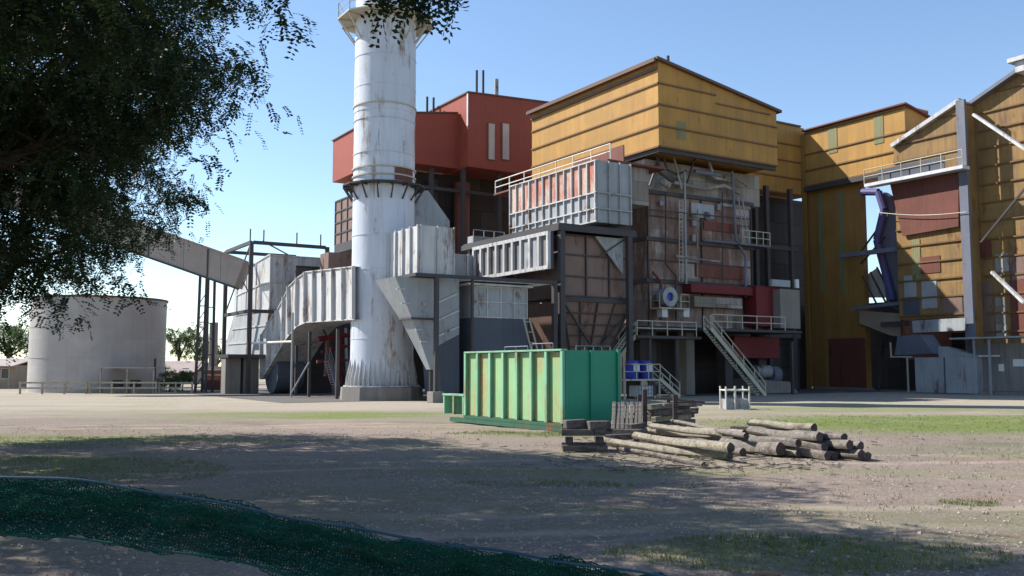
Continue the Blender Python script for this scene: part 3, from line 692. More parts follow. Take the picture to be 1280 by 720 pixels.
# ------------------------------------------------------------------ big ribbed elbow duct left of the stack
AR = 24.5
outer = [(444,333),(383,340),(373,347),(362,358),(356,371),(347,388),(336,403),(328,418)]
inner = [(444,399),(383,403),(372,408),(363,418),(355,429),(347,443),(337,460),(328,474)]
po = [lf(x,y,AR) for x,y in outer]; pi_ = [lf(x,y,AR) for x,y in inner]
ed = thing('elbow_duct', 'white ribbed elbow duct dropping from the chimney to the ground at its left', 'duct', (AR, po[3][0], 0))
m = MB(); R1 = AR+3.2
for i in range(len(po)-1):
    a, b, c, d = po[i], po[i+1], pi_[i+1], pi_[i]
    m.add([(AR,*a),(AR,*b),(AR,*c),(AR,*d),(R1,*a),(R1,*b),(R1,*c),(R1,*d)], [(0,1,2,3),(7,6,5,4),(0,4,5,1),(3,2,6,7)]+([(1,5,6,2)] if i == len(po)-2 else []))
part('casing', m, M['white'], ed)
m = MB()
for i in range(len(po)-1):
    reps = 5 if i == 0 else 1
    for j in range(reps):
        f = j/reps; a = Vector((AR,*po[i])).lerp(Vector((AR,*po[i+1])), f); b = Vector((AR,*pi_[i])).lerp(Vector((AR,*pi_[i+1])), f)
        a.x = b.x = AR-.13; m.bar(a, b, .26, .07, up=(0,1,0))
a = Vector((AR-.13,*po[-1])); b = Vector((AR-.13,*pi_[-1])); m.bar(a,b,.26,.07,up=(0,1,0))
for c in (po, pi_):
    for i in range(len(c)-1): m.bar((AR-.05,*c[i]),(AR-.05,*c[i+1]),.1,.08)
part('rib', m, M['white'], ed)
q = pi_[-1]
part('fan_housing', MB().tube((AR+.3,q[0]-1.5,1.8),(AR+2.6,q[0]-1.5,1.8),1.75,n=28), M['slate'], ed, smooth=False)
for i, (l, r) in enumerate(((po[1][0]-.5, AR+.2), (po[0][0]+3.5, AR+.2), (po[1][0]+2.5, AR+.2))):
    zt_ = 5.0 if i < 2 else 4.0
    part('leg', MB().box(r-.1,r+.1,l-.1,l+.1,0,zt_), M['steel'], ed)
# brace pipes in front of duct
lpt = lf(372,395,AR-1.2); l2 = lf(364,494,AR-1.2)
st = thing('pipe_prop', 'thin vertical steel prop with diagonal brace below the elbow duct', 'prop', (AR-1.2, l2[0], 0))
part('post', MB().tube((AR-1.2,l2[0],0),(AR-1.2,l2[0],6.4),.09), M['greywhite'], st)
dg = lf(386,460,AR-1.2)
part('brace', MB().tube((AR-1.2,l2[0],.3),(AR-1.2,dg[0],dg[1]+.4),.06), M['greywhite'], st)
hz = lf(312,429,AR-1.2)
part('crossbar', MB().tube((AR-1.2,l2[0],lf(365,427,AR-1.2)[1]),(AR-1.2,hz[0],hz[1]),.09), M['railw'], st)

# ------------------------------------------------------------------ scrubber box in its frame, left
GR, GL = B(*at(310,480,79).xy)
def Z(px, py, D): return at(px, py, D).z
sb = thing('scrubber', 'pale ribbed scrubber box with chamfered shoulders on concrete piers beside conveyor', 'scrubber', (GR+2, GL+3, 0))
SL_ = GL+2.6
a = rf(338,318,SL_); b = rf(412,318,SL_); zt_, zm_ = a[1], rf(338,386,SL_)[1]
l_far = SL_+7
c0 = rf(322,330,SL_)
# body, chamfered on the near-left vertical edge and at the top
rA = a[0]
A0 = lf(297,346,rA-.2); A1 = lf(321,328,rA-.1); l_far = A0[0]+1
poly = [(rA-.2,A0[0]),(rA-.1,A1[0]),(rA,SL_),(b[0],SL_),(b[0],l_far),(rA-.2,l_far)]
m = MB(); n_ = len(poly)
lower = [(p[0],p[1],zm_) for p in poly]; upper = [(p[0]+(.0 if i > 2 else 0),p[1],(A1[1] if i == 1 else A0[1] if i in (0,5) else zt_)) for i, p in enumerate(poly)]
m.add(lower+upper, [tuple(reversed(range(n_))), tuple(range(n_,2*n_))]+[(i,(i+1)%n_,(i+1)%n_+n_,i+n_) for i in range(n_)])
part('casing', m, M['white'], sb)
m = MB()
for i in range(5):
    r = rA+(b[0]-rA)*i/4; m.box(r-.05,r+.05,SL_-.14,SL_-.003,zm_,zt_)
for z in (zm_+.1, (zm_+zt_)/2, zt_-.05): m.box(rA,b[0],SL_-.12,SL_-.002,z-.05,z+.05)
for i in (0,1):
    p = lower[i]; q = upper[i]; m.bar(p, q, .14); 
for f in (0, .5, 1):
    for i in (0,1):
        m.bar(Vector(lower[i]).lerp(Vector(upper[i]),f), Vector(lower[i+1]).lerp(Vector(upper[i+1]),f), .14)
m.bar(Vector(lower[0]).lerp(Vector(lower[1]),.5), Vector(upper[0]).lerp(Vector(upper[1]),.5), .12)
part('rib', m, M['white'], sb)
zl_ = Z(300,447,81)
dw = lf(287,430,rA-.2)[0]-A0[0]
lo2 = [(p[0]-.5 if k_ in (0,1,2,5) else rA+2.2, p[1]+(dw if k_ in (0,5) else dw*.6 if k_ == 1 else .2), zl_) for k_, p in enumerate(poly)]
m = MB(); m.add(lo2+[(p[0],p[1],zm_-.01) for p in poly], [tuple(reversed(range(n_))), tuple(range(n_,2*n_))]+[(i,(i+1)%n_,(i+1)%n_+n_,i+n_) for i in range(n_)])
part('hopper', m, M['greywhite'], sb)
m = MB()
for f in (.0,.33,.66,.97):
    pts = [Vector(lo2[i]).lerp(Vector((poly[i][0],poly[i][1],zm_)), f) for i in range(4)]
    for u, v in zip(pts, pts[1:]): m.bar(u, v, .16, .12)
part('hopper_band', m, M['white'], sb)
for k, px in enumerate((289, 312)):
    rr_, ll_ = B(*at(px,480,79.5+k*.8).xy)
    part('pier', MB().box(rr_-.65,rr_+.65,ll_-.5,ll_+.9,0,zl_-.05), M['concrete'], sb, bevel=.04)
part('bearing_plate', MB().box(GR-1.8,GR+2.4,GL-.2,GL+4,zl_-.04,zl_+.25), M['steel'], sb)
sf = thing('steel_gantry', 'open dark steel frame with bracing standing around the pale scrubber', 'steel frame', (GR, GL, 0))
ztf = Z(310,302,79); zmf = Z(310,388,79)
lfr = lf(283,313,GR)[0]; rfr = rf(409,310,GL)[0]
for (r, l) in ((GR,GL),(GR,lfr),(rfr,GL),(rfr,lfr)):
    part('column', MB().box(r-.16,r+.16,l-.16,l+.16,0,ztf), M['steel'], sf)
for z in (ztf, zmf):
    part('beam', MB().box(GR+.17,rfr-.17,GL-.12,GL+.12,z-.2,z+.1), M['steel'], sf)
    part('beam', MB().box(GR-.12,GR+.12,GL+.17,lfr-.17,z-.2,z+.1), M['steel'], sf)
part('beam', MB().box(GR+.17,rfr-.17,lfr-.12,lfr+.12,ztf-.2,ztf+.1), M['steel'], sf)
part('brace', MB().bar((GR,GL+.3,ztf-.2),(GR,lfr-.3,zmf+.2),.1), M['steel'], sf)
part('brace', MB().bar((GR,lfr-.3,ztf-.2),(GR,GL+.3,zmf+1.5),.07), M['steel'], sf)
part('brace', MB().bar((GR+1,GL,ztf+.1),(rfr-1,lfr,ztf+.1),.1), M['steel'], sf)
m = MB()
for px, py in ((313,290),(330,286),(371,303),(401,292)):
    r, _ = rf(px,py,GL); m.tube((r,GL,ztf),(r,GL,ztf+1.1),.06,n=6)
part('post_stub', m, M['steel'], sf, split=True)
# ------------------------------------------------------------------ conveyor gallery and trestle
cv = thing('conveyor_gallery', 'long inclined grey-brown enclosed conveyor gallery rising left behind the tree', 'conveyor', tuple(at(250,488,81)*1), 'w')
p0 = at(304,344,80); p1 = at(187,303,80); d = (p1-p0); far = p0+d*3.2
c = MB().bar(p0, far, 2.4, 2.45); part('gallery', c, M['conv'], cv)
part('roof_cap', MB().bar(p0+Vector((0,0,1.33)), far+Vector((0,0,1.33)), 2.7, .09), M['roofiron'], cv)
part('bottom_chord', MB().bar(p0+Vector((0,-1.2,-1.32)), far+Vector((0,-1.2,-1.32)), .2, .16), M['steel'], cv)
m = MB()
for f in (.33, .95, 1.6, 2.2): 
    q = p0+d*f; m.bar(q+Vector((0,-1.24,-1.2)), q+Vector((0,-1.24,1.2)), .12, .06)
part('joint_strip', m, M['steel'], cv, split=True)
tr = thing('conveyor_trestle', 'slender dark lattice trestle standing under the conveyor gallery', 'trestle', tuple(gnd(250,491)), 'w')
b1 = gnd(244,491); b2 = gnd(257,491); b2.y = b1.y
zt_ = at(250,347,80).z+.6
for bx in (b1, b2):
    for dy in (0, 1.8):
        q = bx+Vector((0,dy,0)); part('leg', MB().bar(q, Vector((q.x+(.15 if bx is b1 else -.05),q.y,zt_+(-.25 if bx is b2 else .05))), .2), M['steel'], tr)
m = MB()
for i in range(6):
    z = .5+i*1.45
    m.bar(b1+Vector((0,0,z)), b2+Vector((0,0,z)), .09); m.bar(b1+Vector((0,0,z)), b2+Vector((0,0,z+1.45)), .06)
    m.bar(b1+Vector((0,1.8,z)), b2+Vector((0,1.8,z)), .09)
part('lacing', m, M['steel'], tr, split=True)
# ------------------------------------------------------------------ red building
RL = 84.0; RR = rf(585,150,RL)[0]; RE = rf(705,150,RL)[0]
rt = rf(585,116,RL)[1]; rbm = rf(585,208,RL)[1]
rb_ = thing('red_building', 'dark red corrugated penthouse with two tall slot windows behind the chimney', 'building', (RR, RL, 0))
LF = RL+2.0; zlow = rf(574,142,LF)[1]; rlft = rf(480,140,LF)[0]
part('wall', MB().prism_l([(RR,rbm),(RE,rbm),(RE,rt+.6),(RR,rt)], RL, RL+10), M['red'], rb_)
zl2 = rf(480,141,LF)[1]; lleft = lf(416,200,rlft)[0]
part('lower_wall', MB().prism_l([(rlft,rbm+.1),(RR-.003,rbm+.1),(RR-.003,zlow),(rlft,zl2)], LF, lleft), M['red'], rb_)
part('roof', MB().hexa([(RR-.15,RL-.15,rt),(RE,RL-.15,rt+.6),(RE,RL+10.2,rt+.6),(RR-.15,RL+10.2,rt),(RR-.15,RL-.15,rt+.15),(RE,RL-.15,rt+.75),(RE,RL+10.2,rt+.75),(RR-.15,RL+10.2,rt+.15)]), M['trim'], rb_)
part('roof', MB().hexa([(rlft-.15,LF-.15,zl2),(RR-.16,LF-.15,zlow),(RR-.16,lleft+.15,zlow),(rlft-.15,lleft+.15,zl2),(rlft-.15,LF-.15,zl2+.13),(RR-.16,LF-.15,zlow+.13),(RR-.16,lleft+.15,zlow+.13),(rlft-.15,lleft+.15,zl2+.13)]), M['trim'], rb_)
part('corner_trim', MB().box(RR-.08,RR-.004,RL-.08,RL+.15,(rt+rbm)/2+.4,rt-.1), M['whitep'], rb_)
for x0, x1 in ((610,618),(627.5,636)):
    a = rf(x0,154,RL-.06); b = rf(x1,200,RL-.06)
    w = part('window', MB().box(a[0]-.1,b[0]+.1,RL-.09,RL-.003,b[1]-.1,a[1]+.1), M['trim'], rb_)
    part('louvre', MB().box(a[0]+.06,b[0],RL-.14,RL-.092,b[1],a[1]), M['slot'], w)
for px, y0, l_, rad in ((596,88,RL+1,.13),(604,88,RL+1,.13),(620.5,99,RL+1,.24),(534,121,RL+7,.13),(542,122,RL+7,.13)):
    r, z = rf(px,y0,l_); part('roof_pipe', MB().tube((r,l_,zlow-.5),(r,l_,z),rad,n=12), M['steel'] if rad < .2 else M['greywhite'], rb_)
# dark structure beneath it
ds = thing('mill_boiler_frame', 'gloomy steel framed boiler bay below the red building behind the chimney', 'building', (RR, RL+2, 0))
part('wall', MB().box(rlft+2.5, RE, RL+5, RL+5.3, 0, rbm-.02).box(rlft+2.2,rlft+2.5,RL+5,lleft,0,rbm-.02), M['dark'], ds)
for r in (rlft+.3, RR-3, RR, RR+4.5):
    part('column', MB().box(r-.2,r+.2,RL+.8+(1.6 if r<RR-1 else 0),RL+1.2+(1.6 if r<RR-1 else 0),0,rbm-.01), M['steel'], ds)
for z in (rbm-2.2, 13.5, 10, 6):
    part('beam', MB().box(rlft+.2,RE,RL+2.42,RL+2.7,z-.18,z+.18), M['steel'], ds)
part('vertical_duct', MB().tube((RR+1.5,RL+4,3),(RR+1.5,RL+4,rbm-1),.9,n=20), M['redbrown'], ds)
part('vertical_duct', MB().tube((RR-2,RL+4,6),(RR-2,RL+4,rbm-1),.6,n=20), M['dark'], ds)
a = rf(592,292,66); 
part('handrail', MB().rail([(a[0],66,kz+.4),(a[0]+3,66,kz+.4)],1.1,1,.04).box(a[0],a[0]+1.6,66.1,67,kz+.4,kz+1.0), M['greywhite'], ds)
# brown louvred annex left of stack
XR = rlft+.1
a = lf(420,246,XR); b = lf(450,300,XR); zt_ = lf(443,243,XR)[1]; zb_ = lf(443,300,XR)[1]
an = thing('panelled_annex', 'small brown panelled annex hanging below the red wall left of the chimney', 'annex', (XR, b[0], 0))
part('wall', MB().box(XR, XR+4, b[0], a[0], zb_, zt_), M['brownpanel'], an)
m = MB()
for i in range(5):
    l = b[0]+(a[0]-b[0])*i/4; m.box(XR-.1,XR-.003,l-.09,l+.09,zb_,zt_)
for i in range(5):
    z = zb_+(zt_-zb_)*i/4; m.box(XR-.09,XR-.002,b[0],a[0],z-.08,z+.08)
part('frame', m, M['steel'], an)
part('floor_beam', MB().box(XR-.3, XR+4, b[0], a[0]-.5, zb_-1.0, zb_-.01), M['steel'], an)
part('column', MB().box(XR+.2,XR+.6,a[0]-1,a[0]-.6,0,zb_-1.01), M['steel'], an)
# low brown gallery between scrubber and stack, and gloomy mill wall behind
a = rf(408,320,76); b = rf(445,320,76)
mw = thing('mill_rear_wall', 'dark cluttered mill wall with red pipework seen under the elbow duct', 'building', (a[0], 76, 0))
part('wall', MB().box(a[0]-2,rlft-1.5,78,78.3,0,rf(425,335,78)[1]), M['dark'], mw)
part('gallery', MB().box(a[0],b[0]+1,75.5,77.5,rf(425,336,75.5)[1],rf(425,316,75.5)[1]), M['brownpanel'], mw)
for i, (x0,y0,x1,y1,mt,rad) in enumerate(((398,424,440,418,'darkred',.22),(402,440,436,432,'darkred',.16),(410,420,408,470,'redbrown',.2),(424,412,424,480,'darkred',.2),(396,452,434,450,'redbrown',.14),(432,410,434,470,'greywhite',.12),(404,412,432,470,'steel',.1))):
    p = rf(x0,y0,70); q = rf(x1,y1,70); part('pipe', MB().tube((p[0],70,p[1]),(q[0],70,q[1]),rad,n=10), M[mt], mw)
p = rf(412,450,68); q = rf(424,490,68)
stm = thing('access_stair', 'narrow grey access stair in the gloom left of the chimney foot', 'stair', (q[0], 68, 0))
stair(stm, (p[0],68,p[1]), (q[0],68,.1), .8, mat='steelgrey')

# ------------------------------------------------------------------ ochre tower and yellow gallery
TR = 78.1
la, zt_ = lf(1072,229,TR); lb_, _ = lf(1007,229,TR)
tw = thing('ochre_tower', 'plain ochre corrugated tower with two faded green strips reaching the ground', 'tower', (TR, la, 0))
gz0 = 21.3
part('wall', MB().box(TR+.45, TR+1.2, la, lb_+.6, .25, gz0-.02), M['ochre'], tw)
part('plinth', MB().box(TR+.3, TR+1.3, la-.1, lb_+.1, 0, .24), M['concrete'], tw)
for (x0, x1, y0, y1) in ((1022,1032,243,365),(1047,1058,240,365)):
    a = lf(x0,y0,TR+.45); b = lf(x1,y1,TR+.45); part('green_strip', MB().box(TR+.41,TR+.446,b[0],a[0],b[1],a[1]), M['yellow_patch'], tw)
a = lf(1030,480,TR); 
part('corner_post', MB().box(TR-.15,TR-.003,lb_-.1,lb_+.45,0,27.0), M['ochre'], tw)
part('rust_sheet', MB().box(TR+.42,TR+.446,la+.05,la+4.5,.3,5.2), M['redbrown'], tw)
gy = thing('yellow_gallery', 'yellow clad high level gallery bridging from boiler house towards the right shed', 'building', (TR, 54.2, gz0))
ln, _ = lf(1131,150,TR); lfar = lf(962,190,TR)[0]; gt = lf(1131,131,TR)[1]
part('wall', MB().box(TR, TR+3.8, ln, lb_, gz0+.002, gt), M['yellow'], gy)
part('far_wall', MB().box(yr1+.3, TR+.5, lb_+.452, lb_+11, 20.4, gt+.55), M['yellow'], gy)
part('girt', girts(MB(), TR, ln, lb_, TR+3.6, [gz0+.1, gz0+1.75, gz0+3.5, gt-.25], .14, .12), M['girt'], gy)
m = MB()
for z in (20.5, 22.2, 24.0, 25.8): m.box(yr1+.3, TR-.16, lb_+.34, lb_+.45, z-.07, z+.07)
part('girt', m, M['girt'], gy)
part('roof', MB().hexa([(TR-.4,ln-.4,gt),(TR+4.2,ln-.4,gt-.9),(TR+4.2,lb_,gt-.9),(TR-.4,lb_,gt),(TR-.4,ln-.4,gt+.14),(TR+4.2,ln-.4,gt-.76),(TR+4.2,lb_,gt-.76),(TR-.4,lb_,gt+.14)]), M['redbrown'], gy)
part('roof', MB().box(yr1+.2,TR-.1,lb_+.3,lb_+11.2,gt+.56,gt+.75), M['trim'], gy)
for (x0, x1, y0, y1) in ((1035,1047,160,190),(1092,1105,147,178)):
    a = lf(x0,y0,TR); b = lf(x1,y1,TR); part('green_sheet', MB().box(TR-.05,TR-.004,b[0],a[0],b[1],a[1]), M['yellow_patch'], gy)
part('bottom_beam', MB().box(TR-.3,TR-.004,ln,lb_,gz0-.5,gz0-.02), M['steel'], gy)

# ------------------------------------------------------------------ right shed
WR = 76.5
def L_(px, py, r=WR): return lf(px, py, r)
s0 = L_(1121,300)[0]; s1 = L_(1210,300)[0]; s2 = L_(1310,300)[0]
z_lo = L_(1128,182)[1]; z_hi = L_(1205,127)[1]
sh = thing('milling_shed', 'tall yellow corrugated shed with dark girts and steel column at the right edge', 'building', (WR, s1, 0))
zbot = L_(1205,425)[1]
zc_ = L_(1125,400)[1]
# gable wall A, irregular torn lower-left
pa = [(s0,L_(1123,400)[1]),(s1,zbot),(s1,z_hi),(L_(1150,164)[0],L_(1150,164)[1]),(s0-.2,z_lo)]
part('wall', MB().prism_r([(s0,zc_),(s1+.3,zc_),(s1+.3,z_hi),(s0,z_lo)], WR, WR+.3), M['yellow_old_shaded'], sh)
zpk = L_(1282,84)[1]
WB = WR+1.8; t2 = lf(1300,74,WB); s2 = t2[0]
part('wall', MB().prism_r([(s1+.3,2.5),(s2,2.5),(s2,t2[1]),(s1+.3,z_hi-.1)], WB, WB+.3), M['yellow_old_shaded'], sh)
part('return_wall', MB().box(WR+.31, WB-.01, s1, s1+.3, 2.5, z_hi-.15), M['yellow_old_shaded'], sh)
m = MB(); zz = zbot+.7
while zz < 30:
    # stop each girt at the roof line
    if zz < z_lo: a_l = s0
    elif zz < z_hi: a_l = s0+(s1-s0)*(zz-z_lo)/(z_hi-z_lo)
    else: a_l = None
    if a_l is not None: m.box(WR-.14, WR-.003, s1+.4, a_l, zz-.07, zz+.07)
    top2 = t2[1]; b_l = s1-.35 if zz < z_hi else s1-.3+(s2-s1)*(zz-z_hi)/(top2-z_hi)
    if b_l > s2: m.box(WB-.14, WB-.003, s2, b_l, zz-.07, zz+.07)
    zz += 1.62
part('girt', m, M['girt'], sh)
part('column', MB().box(WR-.45, WR-.15, s1-.45, s1+.35, 0, z_hi+.1), M['steelgrey'], sh)
part('barge_board', MB().bar((WR-.2,s0,z_lo+.12),(WR-.2,s1,z_hi+.16),.5,.36), M['white'], sh)
part('barge_board', MB().bar((WB-.3,s1,z_hi+.1),(WB-.3,s2,t2[1]+.1),.8,.3), M['steelgrey'], sh)
part('roof', MB().hexa([(WR+.3,s0,z_lo),(WR+16,s0,z_lo),(WR+16,s1,z_hi),(WR+.3,s1,z_hi),(WR+.3,s0,z_lo+.15),(WR+16,s0,z_lo+.15),(WR+16,s1,z_hi+.15),(WR+.3,s1,z_hi+.15)]), M['roofiron'], sh)
a = L_(1262,80); 
part('ridge_vent', MB().box(WR-.4,WR+2,s2,a[0],a[1]+.0,a[1]+.35).box(WR-.1,WR+1.6,s2,a[0]-.5,a[1]-.9,a[1]-.01), M['white'], sh)
for (x0,y0,x1,y1) in ((1217,143,1284,188),(1240,340,1284,382)):
    a = lf(x0,y0,WR-1); b = lf(x1,y1,WR-2.4); part('stay', MB().bar((WR-1,*a),(WR-2.4,*b),.28,.22), M['white'], sh)
a = lf(1226,303,WR-.7); b = lf(1284,232,WR-.7); part('stay', MB().bar((WR-.7,*a),(WR-.7,*b),.16), M['steel'], sh)
for (x0,x1,y0,y1,mt) in ((1139,1152,300,352,'yellow_patch'),(1130,1146,345,372,'greywhite'),(1152,1172,352,385,'greywhite'),(1129,1150,372,394,'slate'),(1244,1262,318,340,'boilertop'),(1262,1290,350,420,'redbrown'),(1222,1244,352,420,'brownpanel'),(1244,1260,372,420,'boilertop'),(1218,1240,300,322,'redbrown'),(1262,1290,322,349,'brownpanel'),(1150,1176,322,340,'redbrown'),(1176,1204,372,392,'brownpanel')):  # dark sheets right of the column paint in shade on that wall
    wp = WR if x0 < 1210 else WB; a = lf(x0,y0,wp); b = lf(x1,y1,wp); part('sheet_and_shade_patch', MB().box(wp-.06,wp-.004,b[0],a[0],b[1],a[1]), M[mt], sh)
a = lf(1110,228,WR-.3); b = lf(1200,290,WR-.3)
part('red_sheet', MB().prism_r([lf(1112,228,WR-.3),lf(1198,216,WR-.3),lf(1198,283,WR-.3),lf(1128,295,WR-.3)],WR-.3,WR-.16), M['redbrown'], sh)
# side wall going back from the gap
part('return_wall', MB().box(WR+.31, WR+14, s0-.3, s0, 3, z_lo-.1), M['redbrown'], sh)
# walkway across the gap
wka = lf(1080,229,WR-1.4); wkb = lf(1203,207,WR-1.4); wz2 = (wka[1]+wkb[1])/2
wy = thing('high_walkway', 'high railed walkway crossing the gap between yellow gallery and right shed', 'walkway', (WR-1.4, wkb[0], wz2))
part('deck', MB().box(WR-1.4,WR-.31,wkb[0],wka[0],wz2-.3,wz2), M['whitep'], wy)
part('handrail', MB().rail([(WR-1.35,wkb[0],wz2),(WR-1.35,wka[0],wz2)],1.35,2.0,.05), M['rail'], wy)
part('side_sheet', MB().box(WR-.9,WR-.8,wkb[0]+2,wka[0]-1.2,wz2+.01,wz2+1.2), M['slate'], wy)
# lower cluster under the gap
cl = thing('cane_carrier', 'wrecked steel cane carrier with lattice and bent chute filling the gap', 'carrier', (TR, la-3, 0))
def P3(px, py, r): l, z = lf(px, py, r); return (r, l, z)
part('chute_pipe', MB().path([P3(1078,240,TR),P3(1098,240,TR),P3(1105,262,TR),P3(1096,300,TR),P3(1104,330,TR),P3(1116,375,TR)],.36,10), paint('violet_lens_fringe', (.08,.08,.22), rust=.4, dirt=.4), cl)  # violet paints in lens colour fringing along the bent chute
part('side_plate', MB().prism_r([lf(1104,240,TR+.5),lf(1112,245,TR+.5),lf(1126,300,TR+.5),lf(1126,390,TR+.5),lf(1108,380,TR+.5),lf(1100,300,TR+.5)],TR+.5,TR+1.2), M['steelgrey'], cl)
for (x0,y0,x1,y1) in ((1076,315,1100,282),(1076,330,1106,296),(1078,345,1102,392),(1088,340,1112,388),(1096,334,1120,380)):
    part('lattice', MB().bar(P3(x0,y0,TR-.2),P3(x1,y1,TR-.2),.14), M['steel'], cl)
for (x0,y0,x1,y1,w,mt) in ((1050,320,1126,311,.42,'steelgrey'),(1066,386,1128,379,.3,'steelgrey')):
    part('beam', MB().bar(P3(x0,y0,TR-1),P3(x1,y1,TR-1),.5,w), M[mt], cl)
part('bright_sheet', MB().prism_r([lf(1074,350,TR+2),lf(1096,335,TR+2),lf(1116,372,TR+2),lf(1074,372,TR+2)],TR+2,TR+2.1), M['white'], cl)
part('beige_panel', MB().prism_r([lf(1074,388,TR-.3),lf(1126,392,TR-.3),lf(1126,421,TR-.3),lf(1112,419,TR-.3),lf(1074,404,TR-.3)],TR-.3,TR-.2), M['housewall'], cl)
part('dark_cross_panel', MB().box(TR-1.2,TR-1,lf(1138,400,TR-1)[0],lf(1102,400,TR-1)[0],lf(1120,408,TR-1)[1],lf(1120,402,TR-1)[1]), M['steel'], cl)
part('added_shade_wall', MB().box(TR+6,TR+6.3,s1,la+9,0,lf(1100,378,TR+6)[1]), M['dark'], cl)  # dark wall added behind the gap, shade put into its colour
for px in (1084, 1103): part('leg', MB().bar(P3(px,425,TR+1),(TR+1,lf(px-6,480,TR+1)[0],0),.25), M['steel'], cl)
# hanging grey panel, skip, lower clutter
hpn = MB().prism_r([lf(1140,401,WR-.9),lf(1207,397,WR-.9),lf(1206,413,WR-.9),lf(1141,416,WR-.9)],WR-.9,WR-.8)
solo('hanging_sheet', hpn, M['greywhite'], 'pale torn metal sheet hanging slanted above the white bin on the shed', 'metal sheet', (WR-.9, lf(1170,400,WR)[0], lf(1170,410,WR)[1]))
bn = thing('scrap_bin', 'white steel bin with sloping lid standing under the torn shed wall', 'bin', (WR-2.5, lf(1180,480,WR-2.5)[0], 0))
ba = lf(1143,447,WR-2.5); bb = lf(1220,447,WR-2.5)
part('body', MB().box(WR-2.5,WR-.6,bb[0],ba[0],.05,ba[1]), M['greywhite'], bn, bevel=.03)
part('lid', MB().prism_r([(ba[0]-2.2,ba[1]+.01),(bb[0],ba[1]+.01),(bb[0],ba[1]+.15),(ba[0]-2.2,ba[1]+.95)],WR-2.3,WR-.8), M['greywhite'], bn)
part('seam', MB().box(WR-2.56,WR-2.503,(ba[0]+bb[0])/2-.05,(ba[0]+bb[0])/2+.05,.05,ba[1]), M['slate'], bn)
mx_ = thing('feed_machine', 'dark grey feeder machine on a bracket beside the white bin', 'machine', (WR-1, lf(1135,450,WR-1)[0], 0))
part('body', MB().prism_r([lf(1122,420,WR-1),lf(1150,418,WR-1),lf(1166,442,WR-1),lf(1118,444,WR-1)],WR-1,WR+1), M['steelgrey'], mx_)
part('bracket', MB().bar(P3(1113,428,WR-1.3),P3(1114,446,WR-1.3),.12).bar(P3(1113,446,WR-1.3),P3(1140,446,WR-1.3),.12).bar(P3(1134,446,WR-1.3),(WR-1.3,lf(1134,446,WR-1.3)[0],0),.12), M['rail'], mx_)
# low lean-to at right
NR = 74.6
n0 = lf(1216,450,NR)[0]; n1 = lf(1310,450,NR)[0]; nz = lf(1216,424,NR)[1]
lt = thing('lean_to', 'low grey lean-to wall with posts and white notices at the right edge', 'building', (NR, n0, 0))
part('wall', MB().box(NR+.3, NR+1.6, n1, n0, .3, nz-.4), M['concrete'], lt)
part('plinth', MB().box(NR-.3, NR+1.6, n1, n0+1.0, 0, .28), M['concrete'], lt)
part('roof', MB().box(NR-.9, WR-.5, n1, n0+1.5, nz, nz+.14), M['greywhite'], lt)
for px in (1218, 1237):
    l = lf(px,450,NR-.6)[0]; part('post', MB().box(NR-.65,NR-.5,l-.07,l+.07,0,nz-.01), M['greywhite'], lt)
for (x0,x1,y0,y1) in ((1248,1255,455,464),(1266,1280,449,458)):
    a = lf(x0,y0,NR+.27); b = lf(x1,y1,NR+.27); part('notice', MB().box(NR+.27,NR+.297,b[0],a[0],b[1],a[1]), M['paper'], lt)
part('lamp_tube', MB().box(NR-.2,NR-.1,lf(1251,444,NR)[0],lf(1224,444,NR)[0],lf(1237,446,NR)[1],lf(1237,444,NR)[1]), M['whitep'], lt)
# cable from tower wall across to column
cab = MB(); pr = None
for i in range(13):
    f = i/12; x = 1092+f*(1208-1092); y = 260+ f*6 - 0*f; y = 262+4*math.sin(f*math.pi)
    q = P3(x, y+ (3 if i else 0), WR-.6)
    if pr: cab.tube(pr, q, .035, n=5)
    pr = q
solo('cable', cab, M['railw'], 'thin pale cable slung across the red sheet to the shed column', 'cable', P3(1150,262,WR-.6))

# ------------------------------------------------------------------ green skip
CR_, CLl = 18.2, 25.65
c0_ = gnd(703,541); CR_, CLl = B(c0_.x, c0_.y)
lE = lf(580,500,CR_)[0]; rE = rf(775,500,CLl)[0]; hC = rf(703,436,CLl)[1]
sk = thing('green_skip', 'large green steel tank skip with deep vertical ribs and streaked panels', 'skip', (CR_, CLl, 0))
D_ = .14
part('side_panel', MB().box(CR_+D_, CR_+D_+.06, CLl+.07, lE, .32, hC-.1), M['g_panel'], sk)
part('end_panel', MB().box(CR_+D_+.07, rE, CLl+.06, CLl+.12, .32, hC-.04), M['g_teal'], sk)
part('back_panel', MB().box(rE, rE+.06, CLl+.07, lE, .32, hC-.1), M['g_teal'], sk)
part('far_panel', MB().box(CR_+D_+.07, rE, lE-.06, lE, .32, hC-.1), M['g_teal'], sk)
part('floor', MB().box(CR_+D_+.07, rE-.01, CLl+.13, lE-.07, .32, .42), M['g_dark'], sk)
nb = 7
for i in range(nb+1):
    l = CLl+.05+(lE-CLl-.1)*i/nb
    part('rib', MB().box(CR_, CR_+D_-.003, l-.045, l+.045, .3, hC-.07).box(CR_-.004, CR_+.05, l-.075, l+.075, .3, hC-.07), M['g_rib'], sk, bevel=.01)
part('top_rail', MB().box(CR_-.02, CR_+D_+.1, CLl+.02, lE, hC-.068, hC), M['g_rib'], sk, bevel=.01)
part('end_post', MB().box(CR_+D_, CR_+D_+.1, CLl-.02, CLl+.055, .3, hC-.07).box(rE-.1,rE+.02,CLl-.03,CLl+.055,.3,hC), M['g_teal'], sk, split=True)
mid = rf(740,500,CLl)[0]
part('end_seam', MB().box(mid-.05, mid+.05, CLl-.02, CLl+.057, .32, hC-.04), M['g_teal'], sk)
